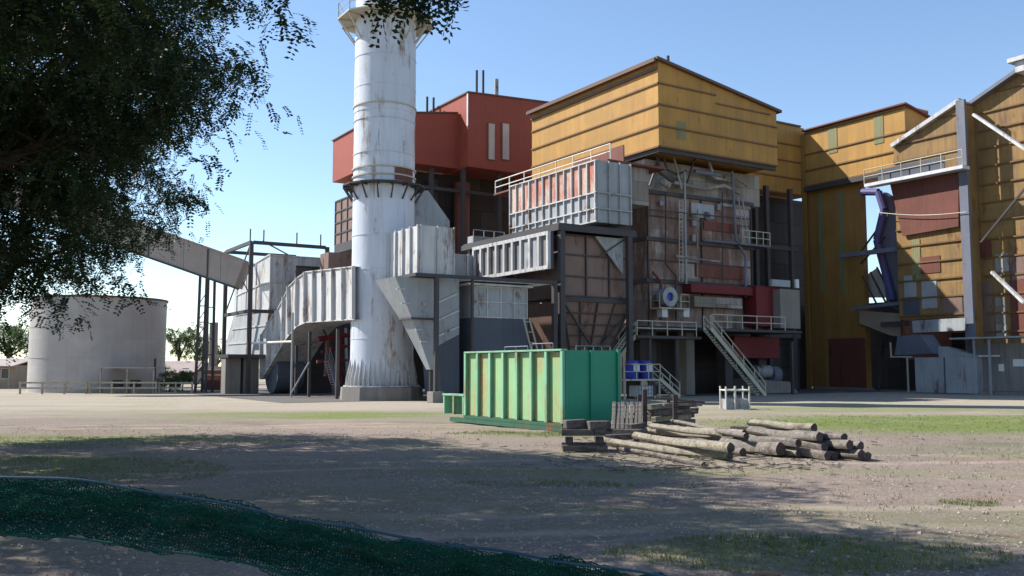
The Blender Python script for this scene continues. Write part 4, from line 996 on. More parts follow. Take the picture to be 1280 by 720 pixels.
part('skid', MB().box(CR_-.06, CR_+.2, CLl-.05, lE+1.1, 0.02, .18).box(CR_-.02, CR_+.26, CLl, lE, .19, .298), M['g_dark'], sk)
part('skid', MB().box(rE-.3, rE, CLl-.05, lE+1.1, 0.02, .18), M['g_dark'], sk)
# rail hoops behind the rim
m = MB(); l_ = CLl+.5
for (l0_, l1_, h_) in ((lE-1.2,lE-2.9,.18),(lE-3.2,lE-4.6,.26),):
    m.path([(CR_+1.2,l0_,hC-.1),(CR_+1.2,l0_,hC+h_),(CR_+1.2,l1_,hC+h_),(CR_+1.2,l1_,hC-.1)],.025,6); m.tube((CR_+1.2,(l0_+l1_)/2,hC-.1),(CR_+1.2,(l0_+l1_)/2,hC+h_),.025,n=6)
m.path([(CR_+.9,CLl+.4,hC-.1),(CR_+.9,CLl+.4,hC+.12),(rE-.1,CLl+.4,hC+.12),(rE-.1,CLl+.4,hC-.1)],.025,6)
for i in range(1,4): r = CR_+.9+i*(rE-1-CR_)/4; m.tube((r,CLl+.4,hC-.1),(r,CLl+.4,hC+.12),.02,n=6)
part('rim_rail', m, M['steelgrey'], sk)
# small annex tank
lS = lf(554,510,CR_)[0]; hS = lf(565,493,CR_)[1]
sm = thing('small_green_bin', 'low pale green ribbed bin attached at the far end of the big skip', 'bin', (CR_, lE, 0))
part('panel', MB().box(CR_+.3, CR_+.36, lE+.02, lS, .3, hS-.05).box(CR_+.37,CR_+1.8,lS-.06,lS,.3,hS-.05), M['g_rib'], sm)
for i in range(3):
    l = lE+.1+(lS-lE-.15)*i/2; part('rib', MB().box(CR_, CR_+.297, l-.05, l+.05, .3, hS-.05), M['g_rib'], sm)
part('top_rail', MB().box(CR_-.02, CR_+.4, lE+.02, lS+.05, hS-.048, hS+.02), M['g_rib'], sm)

# ------------------------------------------------------------------ white pit guard in the yard
g0 = gnd(922,512); gp = thing('pit_guard', 'small square guard of white posts over grey sheet base in the yard', 'guard', tuple(g0), 'w')
w = .62; x, y = g0.x, g0.y+.6
part('base_sheet', MB().box(x-w,x+w,y-w,y-w+.03,.02,.55).box(x-w,x+w,y+w-.03,y+w,.02,.55).box(x-w,x-w+.03,y-w+.04,y+w-.04,.02,.55).box(x+w-.03,x+w,y-w+.04,y+w-.04,.02,.55), M['greywhite'], gp)
for dx, dy in ((-w,-w-.05),(w,-w-.05),(-w,w+.05),(w,w+.05),(-.15,-w-.05),(.2,w+.05)):
    part('post', MB().tube((x+dx,y+dy,0),(x+dx,y+dy,1.22),.045), M['railw'], gp)
m = MB()
for s_ in (-1, 1):
    m.tube((x-w,y+s_*(w+.05),1.02),(x+w,y+s_*(w+.05),1.02),.04); m.tube((x+s_*w,y-w,1.02),(x+s_*w,y+w,1.02),.04)
part('top_rail', m, M['railw'], gp)

# ------------------------------------------------------------------ logs and timbers
def loginfo(name, a, b, r0, r1, mat, label, group, cat='log', n=14):
    a = Vector(a); b = Vector(b); d = b-a; L = d.length; k = 9
    r0 *= .68; r1 *= .68; a.z *= .80; b.z *= .80; org = ((a+b)/2); org = Vector((org.x, org.y, 0))
    t = thing(name, label, cat, tuple(org), 'w', group)
    ax = d.normalized(); u = ax.cross(Vector((0,0,1))).normalized(); v = u.cross(ax)
    vs = []; ph = random.random()*6
    for i in range(k):
        f = i/(k-1); c = a+d*f+u*.07*math.sin(f*4+ph)+v*.03*math.sin(f*5+ph); r = r0+(r1-r0)*f
        for j in range(n):
            th = 2*math.pi*j/n; rr = r*(1+.07*math.sin(3*th+ph+f)+.05*math.sin(5*th+f*7)+random.uniform(-.02,.02))
            vs.append(c+u*rr*math.cos(th)+v*rr*math.sin(th))
    fs = [(i*n+j, i*n+(j+1)%n, (i+1)*n+(j+1)%n, (i+1)*n+j) for i in range(k-1) for j in range(n)]
    part('trunk', MB().add(vs, fs), M[mat], t, smooth=True)
    for ee in (MB().add(vs[:n], [tuple(range(n))]), MB().add(vs[-n:], [tuple(reversed(range(n)))])): part('cut_end', ee, M['logend'], t)
    return t
def gp2(px, py, z): 
    p = gnd(px, py); return Vector((p.x, p.y, z))
LOGS = [ # px0,py0 (far-left end) px1,py1 (near-right end) on ground, height, radii, material, label
 ((757,560),(912,582),.13,.15,.15,'log','long bleached pole lying lowest at the front of the log pile'),
 ((790,553),(926,576),.12,.13,.16,'log2','grey split pole lying on the ground beside the front bleached pole'),
 ((795,563),(915,585),.45,.15,.17,'log','thick bleached pole resting along the top of the front logs'),
 ((800,551),(935,566),.36,.14,.17,'log','pale pole second in line behind the topmost front pole'),
 ((810,545),(950,562),.13,.15,.18,'log2','grey pole at the back of the front log group'),
 ((815,553),(932,570),.62,.13,.16,'log','short mossy pole laid across the back of the front logs'),
 ((770,566),(880,590),.09,.07,.09,'log2','thin grey stick lying in the dirt before the front log pile'),
 ((842,549),(930,574),.75,.09,.11,'log2','thin crooked pole lying uppermost on the front logs'),
 ((790,548),(900,556),.42,.11,.12,'log','thin pale pole along the rear edge of the front log pile'),
 ((775,549),(915,562),.12,.14,.15,'log2','dark grey log under the rear of the front pile'),
 ((800,556),(945,571),.13,.14,.16,'log2','dark grey log jammed low between the front poles'),
 ((830,552),(958,567),.34,.12,.14,'log2','dark grey log lying on the right shoulder of the front pile'),
 ((905,566),(977,578),.22,.22,.24,'log2','short fat log whose dark round end faces right'),
 ((890,561),(960,571),.20,.15,.18,'log2','stubby grey log wedged behind the short fat log'),
]
for i,(a,b,z,r0,r1,mt,lab) in enumerate(LOGS):
    a = (a[0], a[1]-3); b = (b[0], b[1]-6); z = z if z < .25 else .1+z*.68
    loginfo('log', gp2(*a,z), gp2(*b,z), r0, r1, mt, lab, 'bleached poles in the front log pile')
A_ = gnd(912,562); B_ = gnd(1004,574); dv = (B_-A_); pv = Vector((-dv.y, dv.x, 0)).normalized(); dn = dv.normalized()
LN = ['bottom','second','third','top']; RN = ['front','second','third','fourth','rear']
for j in range(4):
    for k in range(5-j if j < 3 else 1):
        e0 = random.uniform(-.45,.35)+.15*j; e1 = random.uniform(-.3,.5)+.22*k; o = pv*(.31*(k+.5*j)) ; z = .12+.2*j
        a = A_+o+dn*e0+Vector((0,0,z+random.uniform(-.02,.03))); b = B_+o+dn*e1+pv*random.uniform(-.08,.08)+Vector((0,0,z+random.uniform(-.02,.03)))
        a.z /= .80; b.z /= .80
        loginfo('log', a, b, random.uniform(.12,.17), random.uniform(.14,.19), 'log' if (j == 3 or (j == 0 and k == 0)) else 'log2', '%s log of the %s layer in the right hand pile' % (RN[k], LN[j]), 'logs in the right pile')
def timber(a, b, w, h, mat, label, group, name='timber_sleeper', cat='timber'):
    a = Vector(a); b = Vector(b); org = (a+b)/2; org = (org.x, org.y, 0)
    return solo(name, MB().bar(a, b, w, h), M[mat], label, cat, org, 'w', group, bevel=.015)
# left sleeper stack (crib) at about (705-760, 525-560)
lab = ['front bottom sleeper of the crib stack beside green skip','rear bottom sleeper of the crib stack beside green skip','left cross sleeper in second layer of crib stack','right cross sleeper in second layer of crib stack','front sleeper in third layer of crib stack','rear sleeper in third layer of crib stack','dark squared block on top left of crib stack','dark squared block on top right of crib stack']
b0 = gnd(733,566); X, Y = b0.x, b0.y
q = [((X-.62,Y,.12),(X+.55,Y,.12)),((X-.6,Y+.9,.12),(X+.6,Y+.9,.12)),((X-.45,Y-.1,.32),(X-.4,Y+1.1,.32)),((X+.35,Y-.1,.32),(X+.4,Y+1.1,.32)),((X-.65,Y+.05,.52),(X+.5,Y+.05,.52)),((X-.6,Y+.85,.52),(X+.62,Y+.85,.52)),((X-.55,Y+.2,.72),(X-.0,Y+.35,.74)),((X+.05,Y+.1,.70),(X+.62,Y+.3,.70))]
for i, (a, b) in enumerate(q):
    w = .2 if i < 6 else .3
    timber(a, b, w, .16 if i < 6 else .22, 'sleeper', lab[i], 'sleepers in the crib stack')
# rear timber rack (760-862, 500-545) with uprights and leaning slats
R0 = gnd(775,542); R1 = gnd(862,536)
rk = thing('timber_rack', 'rough timber rack with two dark uprights behind the front logs', 'rack', tuple(gnd(815,541)), 'w')
for px, hh in ((806,1.5),(844,1.35)):
    p = gnd(px,546); part('upright', MB().bar(p, p+Vector((.02,0,hh)), .14), M['logend'], rk)
    part('upright', MB().bar(p+Vector((0,1.4,0)), p+Vector((.05,1.5,hh-.2)), .12), M['logend'], rk)
part('bearer', MB().bar(gnd(768,546)+Vector((0,0,.1)), gnd(856,543)+Vector((0,0,.1)), .2), M['sleeper'], rk)
for i in range(7):
    px = 767+i*5.6; p = gnd(px,549); q = gnd(px+3,538)
    timber(p+Vector((0,.1,.3)), p+Vector((.12,.75,1.12-.03*(i%2))), .12, .06, 'log2', 'short grey plank in the row leaning upright against the timber rack', 'planks leaning on the rack', 'wooden_plank', 'plank')
desc = ['lowest front','lowest rear','second layer front','second layer rear','third layer front','third layer rear','fourth layer front','fourth layer rear','topmost pale','topmost crooked']
for i in range(10):
    ly = i//2; p = gnd(812+ (i*7)%11,546); q = gnd(858+(i*5)%8,541)
    zz = .14+ly*.2
    timber(Vector((p.x,p.y+.15+(i%2)*.5,zz)), Vector((q.x+.1*((i*3)%4),q.y+.1+(i%2)*.5,zz+.02*(i%3))), .2, .17, 'log' if i in (4,8,3) else 'sleeper', '%s timber end stacked at the right of the rack' % desc[i], 'timbers stacked right of the rack', 'timber_offcut')
for i in range(9):
    p = gnd(random.uniform(806,858), random.uniform(541,547)); an = random.uniform(-.5,.9); zz = 1.0+random.uniform(-.35,.15); q = Vector((math.cos(an),math.sin(an),random.uniform(-.12,.12)))*random.uniform(.5,.9)
    timber(p+Vector((0,.4,zz))-q, p+Vector((0,.4,zz))+q, .1, .08, ['log2','sleeper','logend'][i%3], 'loose broken timber lying jumbled on top of the stack at the rack', 'loose timbers on the rack stack', 'timber_offcut')
for i, (px,py,ang) in enumerate(((772,552,.3),(785,551,-.4),(796,549,.9),(783,547,0.1))):
    p = gnd(px,py); dx, dy = math.cos(ang)*.45, math.sin(ang)*.45
    timber(p+Vector((-dx,-dy,.12+.17*i*.8)), p+Vector((dx,dy,.14+.17*i*.8)), .2, .17, 'sleeper', ['dark offcut lying lowest between crib stack and rack','dark offcut crossing the pile between crib stack and rack','short dark offcut nearest the rack uprights','topmost dark offcut between crib stack and rack'][i], 'offcuts between crib and rack', 'timber_offcut')
for i, (x0,y0,x1,y1) in enumerate(((899,556,922,557),(915,552,938,553))):
    timber(gp2(x0,y0,.3), gp2(x1,y1,.3), .32, .34, 'sleeper', ['dark squared block left of the right log pile','dark squared block tucked behind left end of right pile'][i], 'blocks by the right pile')

# ------------------------------------------------------------------ tank and left background
tc = at(122,480,88); tx, ty = tc.x, tc.y
tk = thing('storage_tank', 'large pale cylindrical storage tank behind low wooden fence', 'tank', (tx,ty,0), 'w')
tr_ = 5.95; tz = at(122,371,84).z
part('shell', MB().lathe(tx,ty,[(0,tr_),(tz,tr_)],80), M['tankwhite'], tk, smooth=True)
part('rim', MB().lathe(tx,ty,[(tz-.12,tr_+.003),(tz-.12,tr_+.12),(tz+.04,tr_+.12),(tz+.04,tr_-.2)],80,cap=False), M['trim'], tk)
m = MB()
for z in (tz*.36, tz*.68): m.lathe(tx,ty,[(z-.03,tr_+.002),(z-.03,tr_+.03),(z+.03,tr_+.03),(z+.03,tr_+.002)],80,cap=False)
part('seam', m, M['tankwhite'], tk, split=True)
a_ = math.radians(-75); c = Vector((tx+(tr_+.05)*math.cos(a_),ty+(tr_+.05)*math.sin(a_),tz*.72)); part('nozzle', MB().tube(c, c+Vector((.1,-.3,0)), .12), M['steel'], tk)
p = at(193,480,82.5); part('pipe', MB().path([(p.x,p.y,0),(p.x,p.y,tz*.35)],.1), M['steel'], tk)
# pump shelter in front of tank
ps = thing('pump_shelter', 'small flat roofed pump shelter against the right side of the tank', 'shelter', tuple(gnd(158,489.5)), 'w')
y = 80.5; a = at(124,459,y); b = at(193,459,y); z = a.z
part('roof', MB().box(a.x,b.x,y,y+3,z-.1,z), M['roofiron'], ps)
for xx in (a.x+.1, (a.x+b.x)/2, b.x-.1): part('post', MB().box(xx-.06,xx+.06,y+.1,y+.22,0,z-.1), M['fencewood'], ps)
for k in range(2):
    xx = a.x+1.0+k*1.6; part('pump', MB().tube((xx-.4,y+1.5,.8),(xx+.4,y+1.5,.8),.35,n=14).box(xx-.5,xx+.5,y+1.2,y+1.8,0,.45), M['steel'], ps)
part('base_wall', MB().box(a.x,b.x,y+.3,y+.4,0,.5), M['concrete'], ps)
# wooden rail fence
fy = 79.0
def railfence(x0, x1, label, y=fy, h=1.0, sp=2.0):
    a = at(x0,480,y).x; b = at(x1,480,y).x
    t = thing('rail_fence', label, 'fence', ((a+b)/2, y, 0), 'w', 'low timber rail fences by the tank'); k = max(1, round((b-a)/sp))
    for i in range(k+1):
        x = a+(b-a)*i/k; part('post', MB().box(x-.07,x+.07,y,y+.12,0,h+.05), M['fencewood'], t)
    for z in (h*.5, h*.95): part('rail', MB().box(a-.1,b+.1,y-.07,y-.004,z-.07,z+.07), M['fencewood'], t)
railfence(25,108,'pale two rail timber fence left in front of the tank')
railfence(112,195,'pale two rail timber fence in front of the pump shelter',79.6)
railfence(199,240,'short pale two rail timber fence right of the tank',81,.95,1.6)
# houses at far left
def house(px0, px1, pyt, pyr, D, label, wall='housewall'):
    a = at(px0,480,D).x; b = at(px1,480,D).x; ze = at(px0,pyt,D).z; zr_ = at(px0,pyr,D).z
    t = thing('house', label, 'house', ((a+b)/2, D, 0), 'w')
    part('wall', MB().box(a,b,D,D+7,0,ze), M[wall], t)
    m = MB(); o = .5
    m.add([(a-o,D-o-1,ze-.05),(b+o,D-o-1,ze-.05),(b+o,D+3.5,zr_),(a-o,D+3.5,zr_),(b+o,D+8,ze-.05),(a-o,D+8,ze-.05),
           (a-o,D-o-1,ze+.06),(b+o,D-o-1,ze+.06),(b+o,D+3.5,zr_+.12),(a-o,D+3.5,zr_+.12),(b+o,D+8,ze+.06),(a-o,D+8,ze+.06)],
          [(0,1,2,3),(3,2,4,5),(9,8,7,6),(11,10,8,9),(0,6,7,1),(4,10,11,5),(0,3,9,6),(3,5,11,9),(1,7,8,2),(2,8,10,4)])
    part('roof', m, M['roofiron'], t)
    k = max(2, int((b-a)/2.2))
    for i in range(k):
        x = a+(b-a)*(i+.5)/k
        w_ = part('window', MB().box(x-.45,x+.45,D-.06,D-.003,1.0,2.2), M['whitep'], t); part('pane', MB().box(x-.36,x+.36,D-.08,D-.062,1.08,2.12), M['glass'], w_)
    for i in range(k+1):
        x = a+(b-a)*i/k; part('verandah_post', MB().box(x-.05,x+.05,D-1.2,D-1.1,0,ze-.06), M['fencewood'], t)
house(-30,18,458,449,100,'low cream verandah house at the far left edge')
house(20,52,459,446,112,'tan gabled outbuilding partly hidden behind the tank left side')
house(197,243,466,452,128,'low grey roofed shed right of the tank under the small tree')
pl = gnd(45,489.5); solo('utility_pole', MB().tube((pl.x-.2,pl.y+6,0),(pl.x-.2,pl.y+6,9.2),.13,.1), M['bark'], 'thin utility pole standing left of the pale tank', 'pole', (pl.x-.2,pl.y+6,0), 'w')
# distant refinery roofs and stacks between trestle and frame
rfn = thing('distant_works', 'small red and grey works buildings with two thin stacks beyond the trestle', 'building', tuple(at(275,480,120).xy)+(0,), 'w')
a = at(258,480,120); b = at(300,480,120)
part('wall', MB().box(a.x,b.x,120,126,0,at(270,462,120).z), M['redbrown'], rfn)
part('roof', MB().box(a.x-.5,b.x+.5,119.5,126,at(270,462,120).z+.01,at(270,458,120).z), M['roofiron'], rfn)
for px, py in ((265,404),(270,403)):
    q = at(px,py,124); part('stack', MB().tube((q.x,q.y,0),(q.x,q.y,q.z),.3,n=10), M['concrete'], rfn)
a = at(252,480,92); b = at(296,480,92)
hr = thing('yard_handrail', 'distant pale yard handrail on a low wall between trestle and piers', 'handrail', (a.x,92,0), 'w')
part('rail', MB().rail([(a.x,92,1.0),(b.x,92,1.0)],1.0,1.3,.04), M['railw'], hr); part('wall', MB().box(a.x,b.x,92.1,92.3,0,1.0), M['redbrown'], hr)

# ------------------------------------------------------------------ vegetation
def leaves_mesh(name, C, leaf, k_pairs, length, mat, parent, droop=.5, seed=1):
    """C: (n,3) frond roots; every frond = pairs of small leaflets along a drooping rib"""
    g = np.random.default_rng(seed); n = len(C)
    th = g.uniform(0, 2*np.pi, n); el = g.uniform(-1.0, .35, n)-droop*.4
    d = np.stack([np.cos(th)*np.cos(el), np.sin(th)*np.cos(el), np.sin(el)], 1)
    up = np.array([0,0,1.])+g.normal(0,.35,(n,3)); side = np.cross(d, up); side /= np.linalg.norm(side,axis=1,keepdims=True)
    nrm = np.cross(side, d)
    V = []; ln = length*g.uniform(.6,1.25,(n,1))
    for k in range(k_pairs):
        f = (k+.6)/k_pairs; base = C + d*ln*f + np.array([0,0,-1.])*(ln*f*f*.35)
        for s in (-1, 1):
            jit = g.normal(0,.25,(n,3)); o = side*s*.85+d*.45+nrm*.1+jit*.6; o /= np.linalg.norm(o,axis=1,keepdims=True)
            w = np.cross(o, nrm+jit); w /= np.linalg.norm(w,axis=1,keepdims=True)
            L = leaf*g.uniform(.7,1.2,(n,1)); b = w*L*.26
            V.append(np.stack([base, base+o*L*.5+b, base+o*L, base+o*L*.5-b], 1))
    V = np.concatenate(V, 0).reshape(-1,3); nf = len(V)//4
    org, _ = ORG[parent]; V = V-np.array(org)
    me = bpy.data.meshes.new(name); me.vertices.add(len(V)); me.vertices.foreach_set('co', V.astype(np.float32).ravel())
    me.loops.add(nf*4); me.loops.foreach_set('vertex_index', np.arange(nf*4, dtype=np.int32))
    me.polygons.add(nf); me.polygons.foreach_set('loop_start', np.arange(0,nf*4,4,dtype=np.int32))
    me.update(calc_edges=True); me.validate(); me.materials.append(mat)
    o = bpy.data.objects.new(name, me); COL.objects.link(o); o.parent = parent; return o
def clumps(lobes, per_m3, frond_per, spread, seed):
    g = np.random.default_rng(seed); pts = []; cl = []
    for (c, r, dens) in lobes:
        n = max(4, int(4.19*r[0]*r[1]*r[2]*per_m3*dens))
        for _ in range(n):
            v = g.normal(size=3); v /= np.linalg.norm(v); rad = g.uniform(.25,1)**.45
            p = np.array(c)+v*rad*np.array(r); cl.append(p)
            s = spread*g.uniform(.5,1.3); m_ = int(frond_per*g.uniform(.5,1.4))
            pts.append(p+g.normal(0,1,(m_,3))*np.array([s,s,s*.55]))
    return np.concatenate(pts), np.array(cl)
tree = thing('rain_tree', 'huge dark feathery leaved tree overhanging the yard from the left', 'tree', (-15,18,0), 'w')
lobes = [((-16,29,8),(5.6,4.5,3.6),1),((-11.2,20.5,10),(5.2,5.5,3.2),1.1),((-9,13.5,9.6),(5.8,4.5,2.4),1.6),((-4.8,11,9.9),(3.6,3.4,1.5),1.5),((-14.2,21.5,6.4),(4,4,3.0),1.2),
         ((-10.6,20.3,7.2),(2.3,2.6,2.2),1.1),((-15,14,9.5),(5,6,3),1.2),((-21,26,9),(5,5,4),.8),((-12.5,25,10),(3.6,3.5,3),1.1),((-12.4,23.5,4.9),(2.0,2,1.4),1.1),
         ((-9,8,9),(5,4,2),1.3),((-14,24,11.5),(5,5,2.5),1)]
pts, cls = clumps(lobes, .5, 36, .5, 3)
tw_pts = []
gtw = np.random.default_rng(11)
def strand(P0, P1, n, s):
    for i in range(n):
        f = gtw.uniform(0,1); tw_pts.append(np.array(P0)*(1-f)+np.array(P1)*f+gtw.normal(0,s,3))
T = [((489,-14,12),(531,16,12)),((515,-12,12),(556,7,12)),((540,-14,12),(577,22,12)),((476,-10,12.3),(484,22,12.3)),((500,-20,12.5),(520,4,12.5))]
for (a, b) in T: strand(at(a[0],a[1]-15,a[2]), at(b[0],b[1]-15,b[2]), 15, .06)
for (a, b) in [((238,195,20),(272,204,20)),((210,240,21),(236,256,21)),((120,330,22),(178,372,22)),((80,365,22),(110,405,22)),((40,380,22),(70,400,22)),((345,10,15),(378,28,15)),((150,350,22),(165,368,22)),((115,285,22),(145,310,22)),((0,425,23),(24,436,23)),((180,160,19),(250,165,19)),((250,70,17),(320,80,17)),((190,290,22),(130,300,22))]:
    strand(at(*a), at(*b), 14, .12)
pts = np.concatenate([pts, np.array(tw_pts)])
keep = []
leaves_mesh('crown', pts, .105, 8, .42, M['leaf'], tree, seed=5)
tb = MB()
def limb(p, q, r0, r1, k=5, sag=.6, seed=0):
    rr = random.Random(seed); p = Vector(p); q = Vector(q); pts_ = [p.lerp(q, i/k)+Vector((rr.uniform(-1,1),rr.uniform(-1,1),rr.uniform(-.5,1)))*sag*(0 if i in (0,k) else .5) for i in range(k+1)]
    for i in range(k): tb.tube(pts_[i], pts_[i+1], r0+(r1-r0)*i/k, r0+(r1-r0)*(i+1)/k, n=8)
    return pts_
limb((-15,18,0),(-14.6,18.2,4.2),.6,.45,4,.2,1)
part('trunk', tb, M['bark'], tree, smooth=True)
tb = MB()
for i, (c, r, _) in enumerate(lobes):
    pts_ = limb((-14.6,18.2,4.0), c, .26, .09, 6, 1.0, i+5)
    near = sorted(cls.tolist(), key=lambda q: (Vector(q)-Vector(c)).length)[:26:2]
    for j, q in enumerate(near): limb(pts_[4+(j%3)], q, .05, .015, 4, .5, j*7+i)
for (a, b) in T: limb(at(a[0]-30,a[1]-75,a[2]+.5), at(b[0],b[1]-15,b[2]), .03, .01, 3, .1, 3)
limb((-8,13,9.5), at(480,-70,12.5), .1, .03, 5, .5, 9)
part('limb', tb, M['bark'], tree)
def small_tree(name, px, D, hz_, w, lab, seed, base_frac=.3, dens=1, cat='tree', leaf=.32, mat='leafbg'):
    c = at(px,480,D); t = thing(name, lab, cat, (c.x,D,0), 'w')
    g = random.Random(seed); lb = []
    for i in range(7):
        a = g.uniform(0,6.28); q = g.uniform(.1,.55)*w
        lb.append(((c.x+q*math.cos(a), D+q*math.sin(a), hz_*(base_frac+(1-base_frac)*g.uniform(.3,.85))), (w*.35,w*.35,hz_*(1-base_frac)*.26), 1))
    P, C2 = clumps(lb, .5*dens, 12, w*.09, seed)
    leaves_mesh('crown' if cat == 'tree' else 'foliage', P, leaf, 4, leaf*2, M[mat], t, seed=seed)
    m = MB(); m.tube((c.x,D,0),(c.x+.1,D,hz_*.55),.04*hz_,.02*hz_)
    for q in lb: m.tube((c.x+.05,D,hz_*.4), q[0], .018*hz_, .006*hz_, n=6)
    part('trunk' if cat == 'tree' else 'stem', m, M['bark'], t)
small_tree('broadleaf_tree', 222, 135, 8.6, 4.0, 'rounded green tree beyond the shed right of the tank', 21)
small_tree('broadleaf_tree', 246, 150, 9.6, 4.2, 'taller loose tree seen behind the conveyor trestle', 22)
small_tree('broadleaf_tree', 270, 140, 6.5, 4.4, 'bright green low tree seen between trestle and scrubber piers', 23)
small_tree('broadleaf_tree', 8, 125, 9, 5, 'dark tree behind the far left house', 25)
small_tree('broadleaf_tree', 60, 170, 8, 7, 'distant tree behind the tan outbuilding', 26)
small_tree('shrub', 212, 88, 2.3, 2.2, 'leafy shrub at right foot of the tank behind fence', 31, .05, 5, 'shrub', .16)
small_tree('shrub', 228, 90, 2.0, 2.0, 'leafy shrub nearest the trestle behind the short fence', 32, .05, 5, 'shrub', .16)
small_tree('shrub', 205, 95, 2.8, 1.6, 'darker shrub partly hidden by the tank edge', 33, .05, 5, 'shrub', .16)
# grass tufts and stones
def scatter(zones, nb):
    out = []
    for (cx, cy, rx, ry, k) in zones:
        for _ in range(int(nb*k)):
            a = random.uniform(0,6.28); q = math.sqrt(random.random()); out.append((cx+rx*q*math.cos(a), cy+ry*q*math.sin(a)))
    return out
gm = MB()
for (x, y) in scatter([(-11,20,5,3.0,1.5),(-13,28,8,2.2,.7),(17,37,10,7,1.4),(3.5,11.2,2.4,1.1,.9),(7.5,15.5,.5,.3,.12),(.8,31.2,3.2,.7,.5),(1.4,17.8,2.5,.5,.25),(9.5,14.5,1,.5,.2),(-1,23,14,10,.5),(10,22,12,8,.5)], 1500):
    k = random.randint(2,4); z = gz(x,y)
    for _ in range(k):
        a = random.uniform(0,6.28); h = random.uniform(.02,.085); w = .006+.004*random.random(); dx, dy = math.cos(a), math.sin(a)
        ox, oy = x+random.gauss(0,.03), y+random.gauss(0,.03)
        gm.add([(ox-dy*w,oy+dx*w,z),(ox+dy*w,oy-dx*w,z),(ox+dx*h*.5,oy+dy*h*.5,z+h)], [(0,1,2)])
solo('grass', gm, M['grass'], 'sparse short grass tufts growing over the yard', 'grass', (0,0,0), 'w', kind='stuff')
wc = MB()
for _ in range(420):
    c = gnd(random.gauss(875,95), random.uniform(545,590)); a = random.uniform(0,6.28); L = random.uniform(.04,.22); d = Vector((math.cos(a),math.sin(a),0))*L
    wc.bar(c-d+Vector((0,0,.03)), c+d+Vector((0,0,.03+random.uniform(0,.03))), random.uniform(.02,.05), .015)
solo('bark_litter', wc, M['sleeper'], 'bark chips and splinters littered around the log piles', 'litter', (0,0,0), 'w', kind='stuff')
def stonemat():
    t = NT('gravel_stone'); col = t.mix(t.voro(3.3), (.38,.33,.28), (.20,.15,.12)); return t.fin(col, .9)
smm = MB()
for _ in range(15000):
    y = 5+30*random.random()**1.1; x = random.uniform(-.58,.58)*y; s = random.uniform(.01,.034)*(1.4 if random.random() < .08 else 1); z = gz(x,y)
    if 24 < y < 38 and -2 < x < 5: continue
    a = random.uniform(0,6.28); c_, s_ = math.cos(a), math.sin(a)
    P = [(1,0,0),(-.4,.8,0),(-.5,-.7,0),(.3,.3,.7),(-.3,-.1,.6)]
    smm.add([(x+s*(p[0]*c_-p[1]*s_), y+s*(p[0]*s_+p[1]*c_), z+s*p[2]-.002) for p in P], [(0,1,3),(1,4,3),(1,2,4),(2,0,3),(2,3,4)])
solo('gravel', smm, stonemat(), 'loose pale gravel stones scattered over the dirt', 'gravel', (0,0,0), 'w', kind='stuff')

# ------------------------------------------------------------------ green netting in the foreground
def net_mat():
    t = NT('green_net_cord'); col = t.mix(t.noise(14,4), (.004,.035,.028), (.009,.085,.065)); col = t.mix(t.ramp(t.noise(5, 6), .55, .7, 0, .6), col, (.05,.045,.03)); return t.fin(col, .9, 0, .1)
def net_fold(top, bot, D0, D1, nu, nv, seed, amp):
    g = random.Random(seed); vs = []; m = MB()
    def interp(c, f):
        f *= len(c)-1; i = min(int(f), len(c)-2); t = f-i; return c[i][0]*(1-t)+c[i+1][0]*t, c[i][1]*(1-t)+c[i+1][1]*t
    for j in range(nv+1):
        for i in range(nu+1):
            f, h = i/nu, j/nv; a = interp(top, f); b = interp(bot, f)
            D = D0+(D1-D0)*f
            p = at(a[0]*(1-h)+b[0]*h, a[1]*(1-h)+b[1]*h, D)
            h_ = h; fold = amp*(.6*math.sin(f*23+h*4+seed*2)+math.sin(h*9+f*3+seed)+.5*math.sin(h*19+f*7)) + .012*math.sin(f*60+h*5)
            vs.append(p+Vector((g.gauss(0,.0012), fold+.05*math.sin(math.pi*h), g.gauss(0,.002)+.007*math.sin(f*43+seed)+.005*math.sin(f*17+h*3+seed*1.7)+.004*math.sin(f*97))))
    fs = [(j*(nu+1)+i, j*(nu+1)+i+1, (j+1)*(nu+1)+i+1, (j+1)*(nu+1)+i) for j in range(nv) for i in range(nu)]
    m.add(vs, fs); return m
nt = thing('shade_net', 'green knitted netting strung in sagging folds across the near foreground', 'net', tuple(at(300,690,2.6)-Vector((0,0,1.3))), 'w')
netm = net_mat()
top = [(-60,592),(120,602),(300,634),(480,668),(640,692),(800,716),(960,744)]
bot = [(-60,662),(120,676),(300,702),(480,745),(640,780),(800,800),(960,820)]
for k in range(3):
    nu, nv = (260, 24) if k else (300, 28)
    m = net_fold([(x+3*k, y+5*k) for x, y in top], [(x-4*k, y-3*k) for x, y in bot], 2.5+.05*k, 2.2+.05*k, nu, nv, k*2+1, .018)
    o = part('net_layer', m, netm, nt)
    w = o.modifiers.new('cords', 'WIREFRAME'); w.thickness = .0036 if k else .0042; w.use_replace = True; w.use_even_offset = False
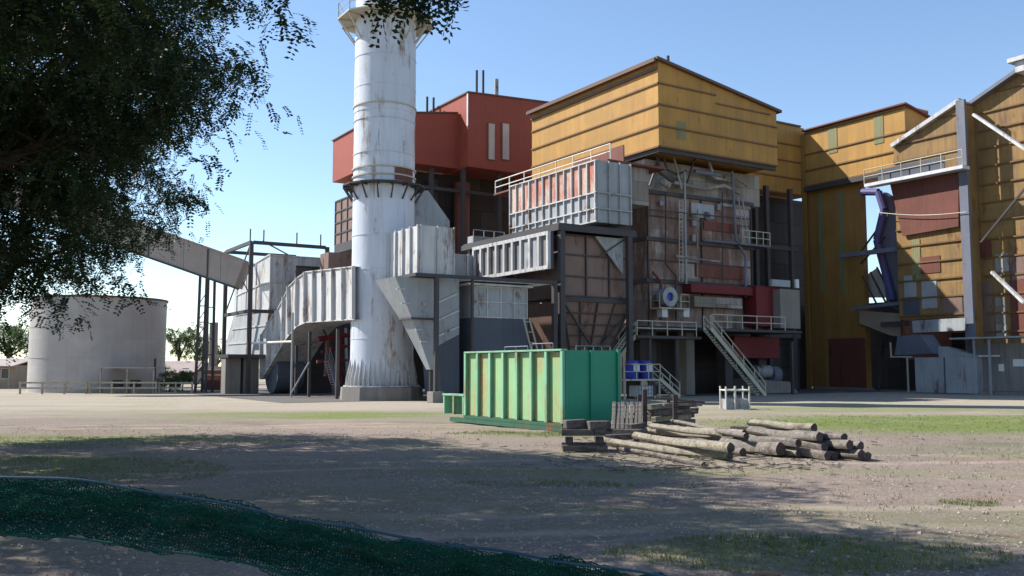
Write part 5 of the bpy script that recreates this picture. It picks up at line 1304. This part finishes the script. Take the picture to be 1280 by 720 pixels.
def cordline(c, D0, D1, r, off=0):
    m = MB(); pr = None
    for i in range(41):
        f = i/40*(len(c)-1); a = min(int(f), len(c)-2); t = f-a; x = c[a][0]*(1-t)+c[a+1][0]*t; y = c[a][1]*(1-t)+c[a+1][1]*t
        p = at(x, y+off+1.5*math.sin(i*.9), D0+(D1-D0)*i/40)
        if pr is not None: m.tube(pr, p, r, n=8, cap=False)
        pr = p
    return m
part('head_rope', cordline(top, 2.48, 2.18, .0035), paint('bluegreen_rope', (.01,.05,.08), rust=0, dirt=.2), nt, smooth=True)
0 and part('fold_cord', cordline([(a[0],a[1]*.55+b[1]*.45) for a,b in zip(top,bot)], 2.45, 2.15, .006), netm, nt, smooth=True)
part('foot_rope', cordline(bot, 2.48, 2.18, .003), netm, nt, smooth=True)
# posts that carry it, left and right outside the frame
for px, D in ((-60,2.5),(960,2.2)):
    p = at(px, 592 if px < 0 else 744, D); part('post', MB().tube((p.x,p.y,0),(p.x,p.y,p.z+.05),.03), M['bark'], nt)

# ------------------------------------------------------------------ light
SUN_AZ = math.radians(161)      # direction to the sun in the ground plane
EL = math.radians(42)
sd = Vector((math.cos(SUN_AZ)*math.cos(EL), math.sin(SUN_AZ)*math.cos(EL), math.sin(EL)))
su = bpy.data.lights.new('sun', 'SUN'); su.energy = 5.0; su.angle = math.radians(.5); su.color = (1,.95,.87)
so = bpy.data.objects.new('sun', su); COL.objects.link(so); so.location = (0,0,60)
so.rotation_euler = sd.to_track_quat('Z','Y').to_euler()
w = bpy.data.worlds.new('World'); scene.world = w; w.use_nodes = True
t = w.node_tree; bg = t.nodes['Background']; sky = t.nodes.new('ShaderNodeTexSky'); sky.sky_type = 'NISHITA'; sky.sun_disc = False
sky.sun_elevation = EL; sky.sun_rotation = math.pi/2-SUN_AZ; sky.air_density = 1.0; sky.dust_density = .1; sky.ozone_density = 2.6; sky.altitude = 50
t.links.new(sky.outputs[0], bg.inputs[0]); bg.inputs[1].default_value = .115
scene.view_settings.view_transform = 'Standard'; scene.view_settings.look = 'None'
scene.view_settings.exposure = .82; scene.view_settings.gamma = 1; scene.view_settings.use_curve_mapping = False
scene.render.engine = 'CYCLES'
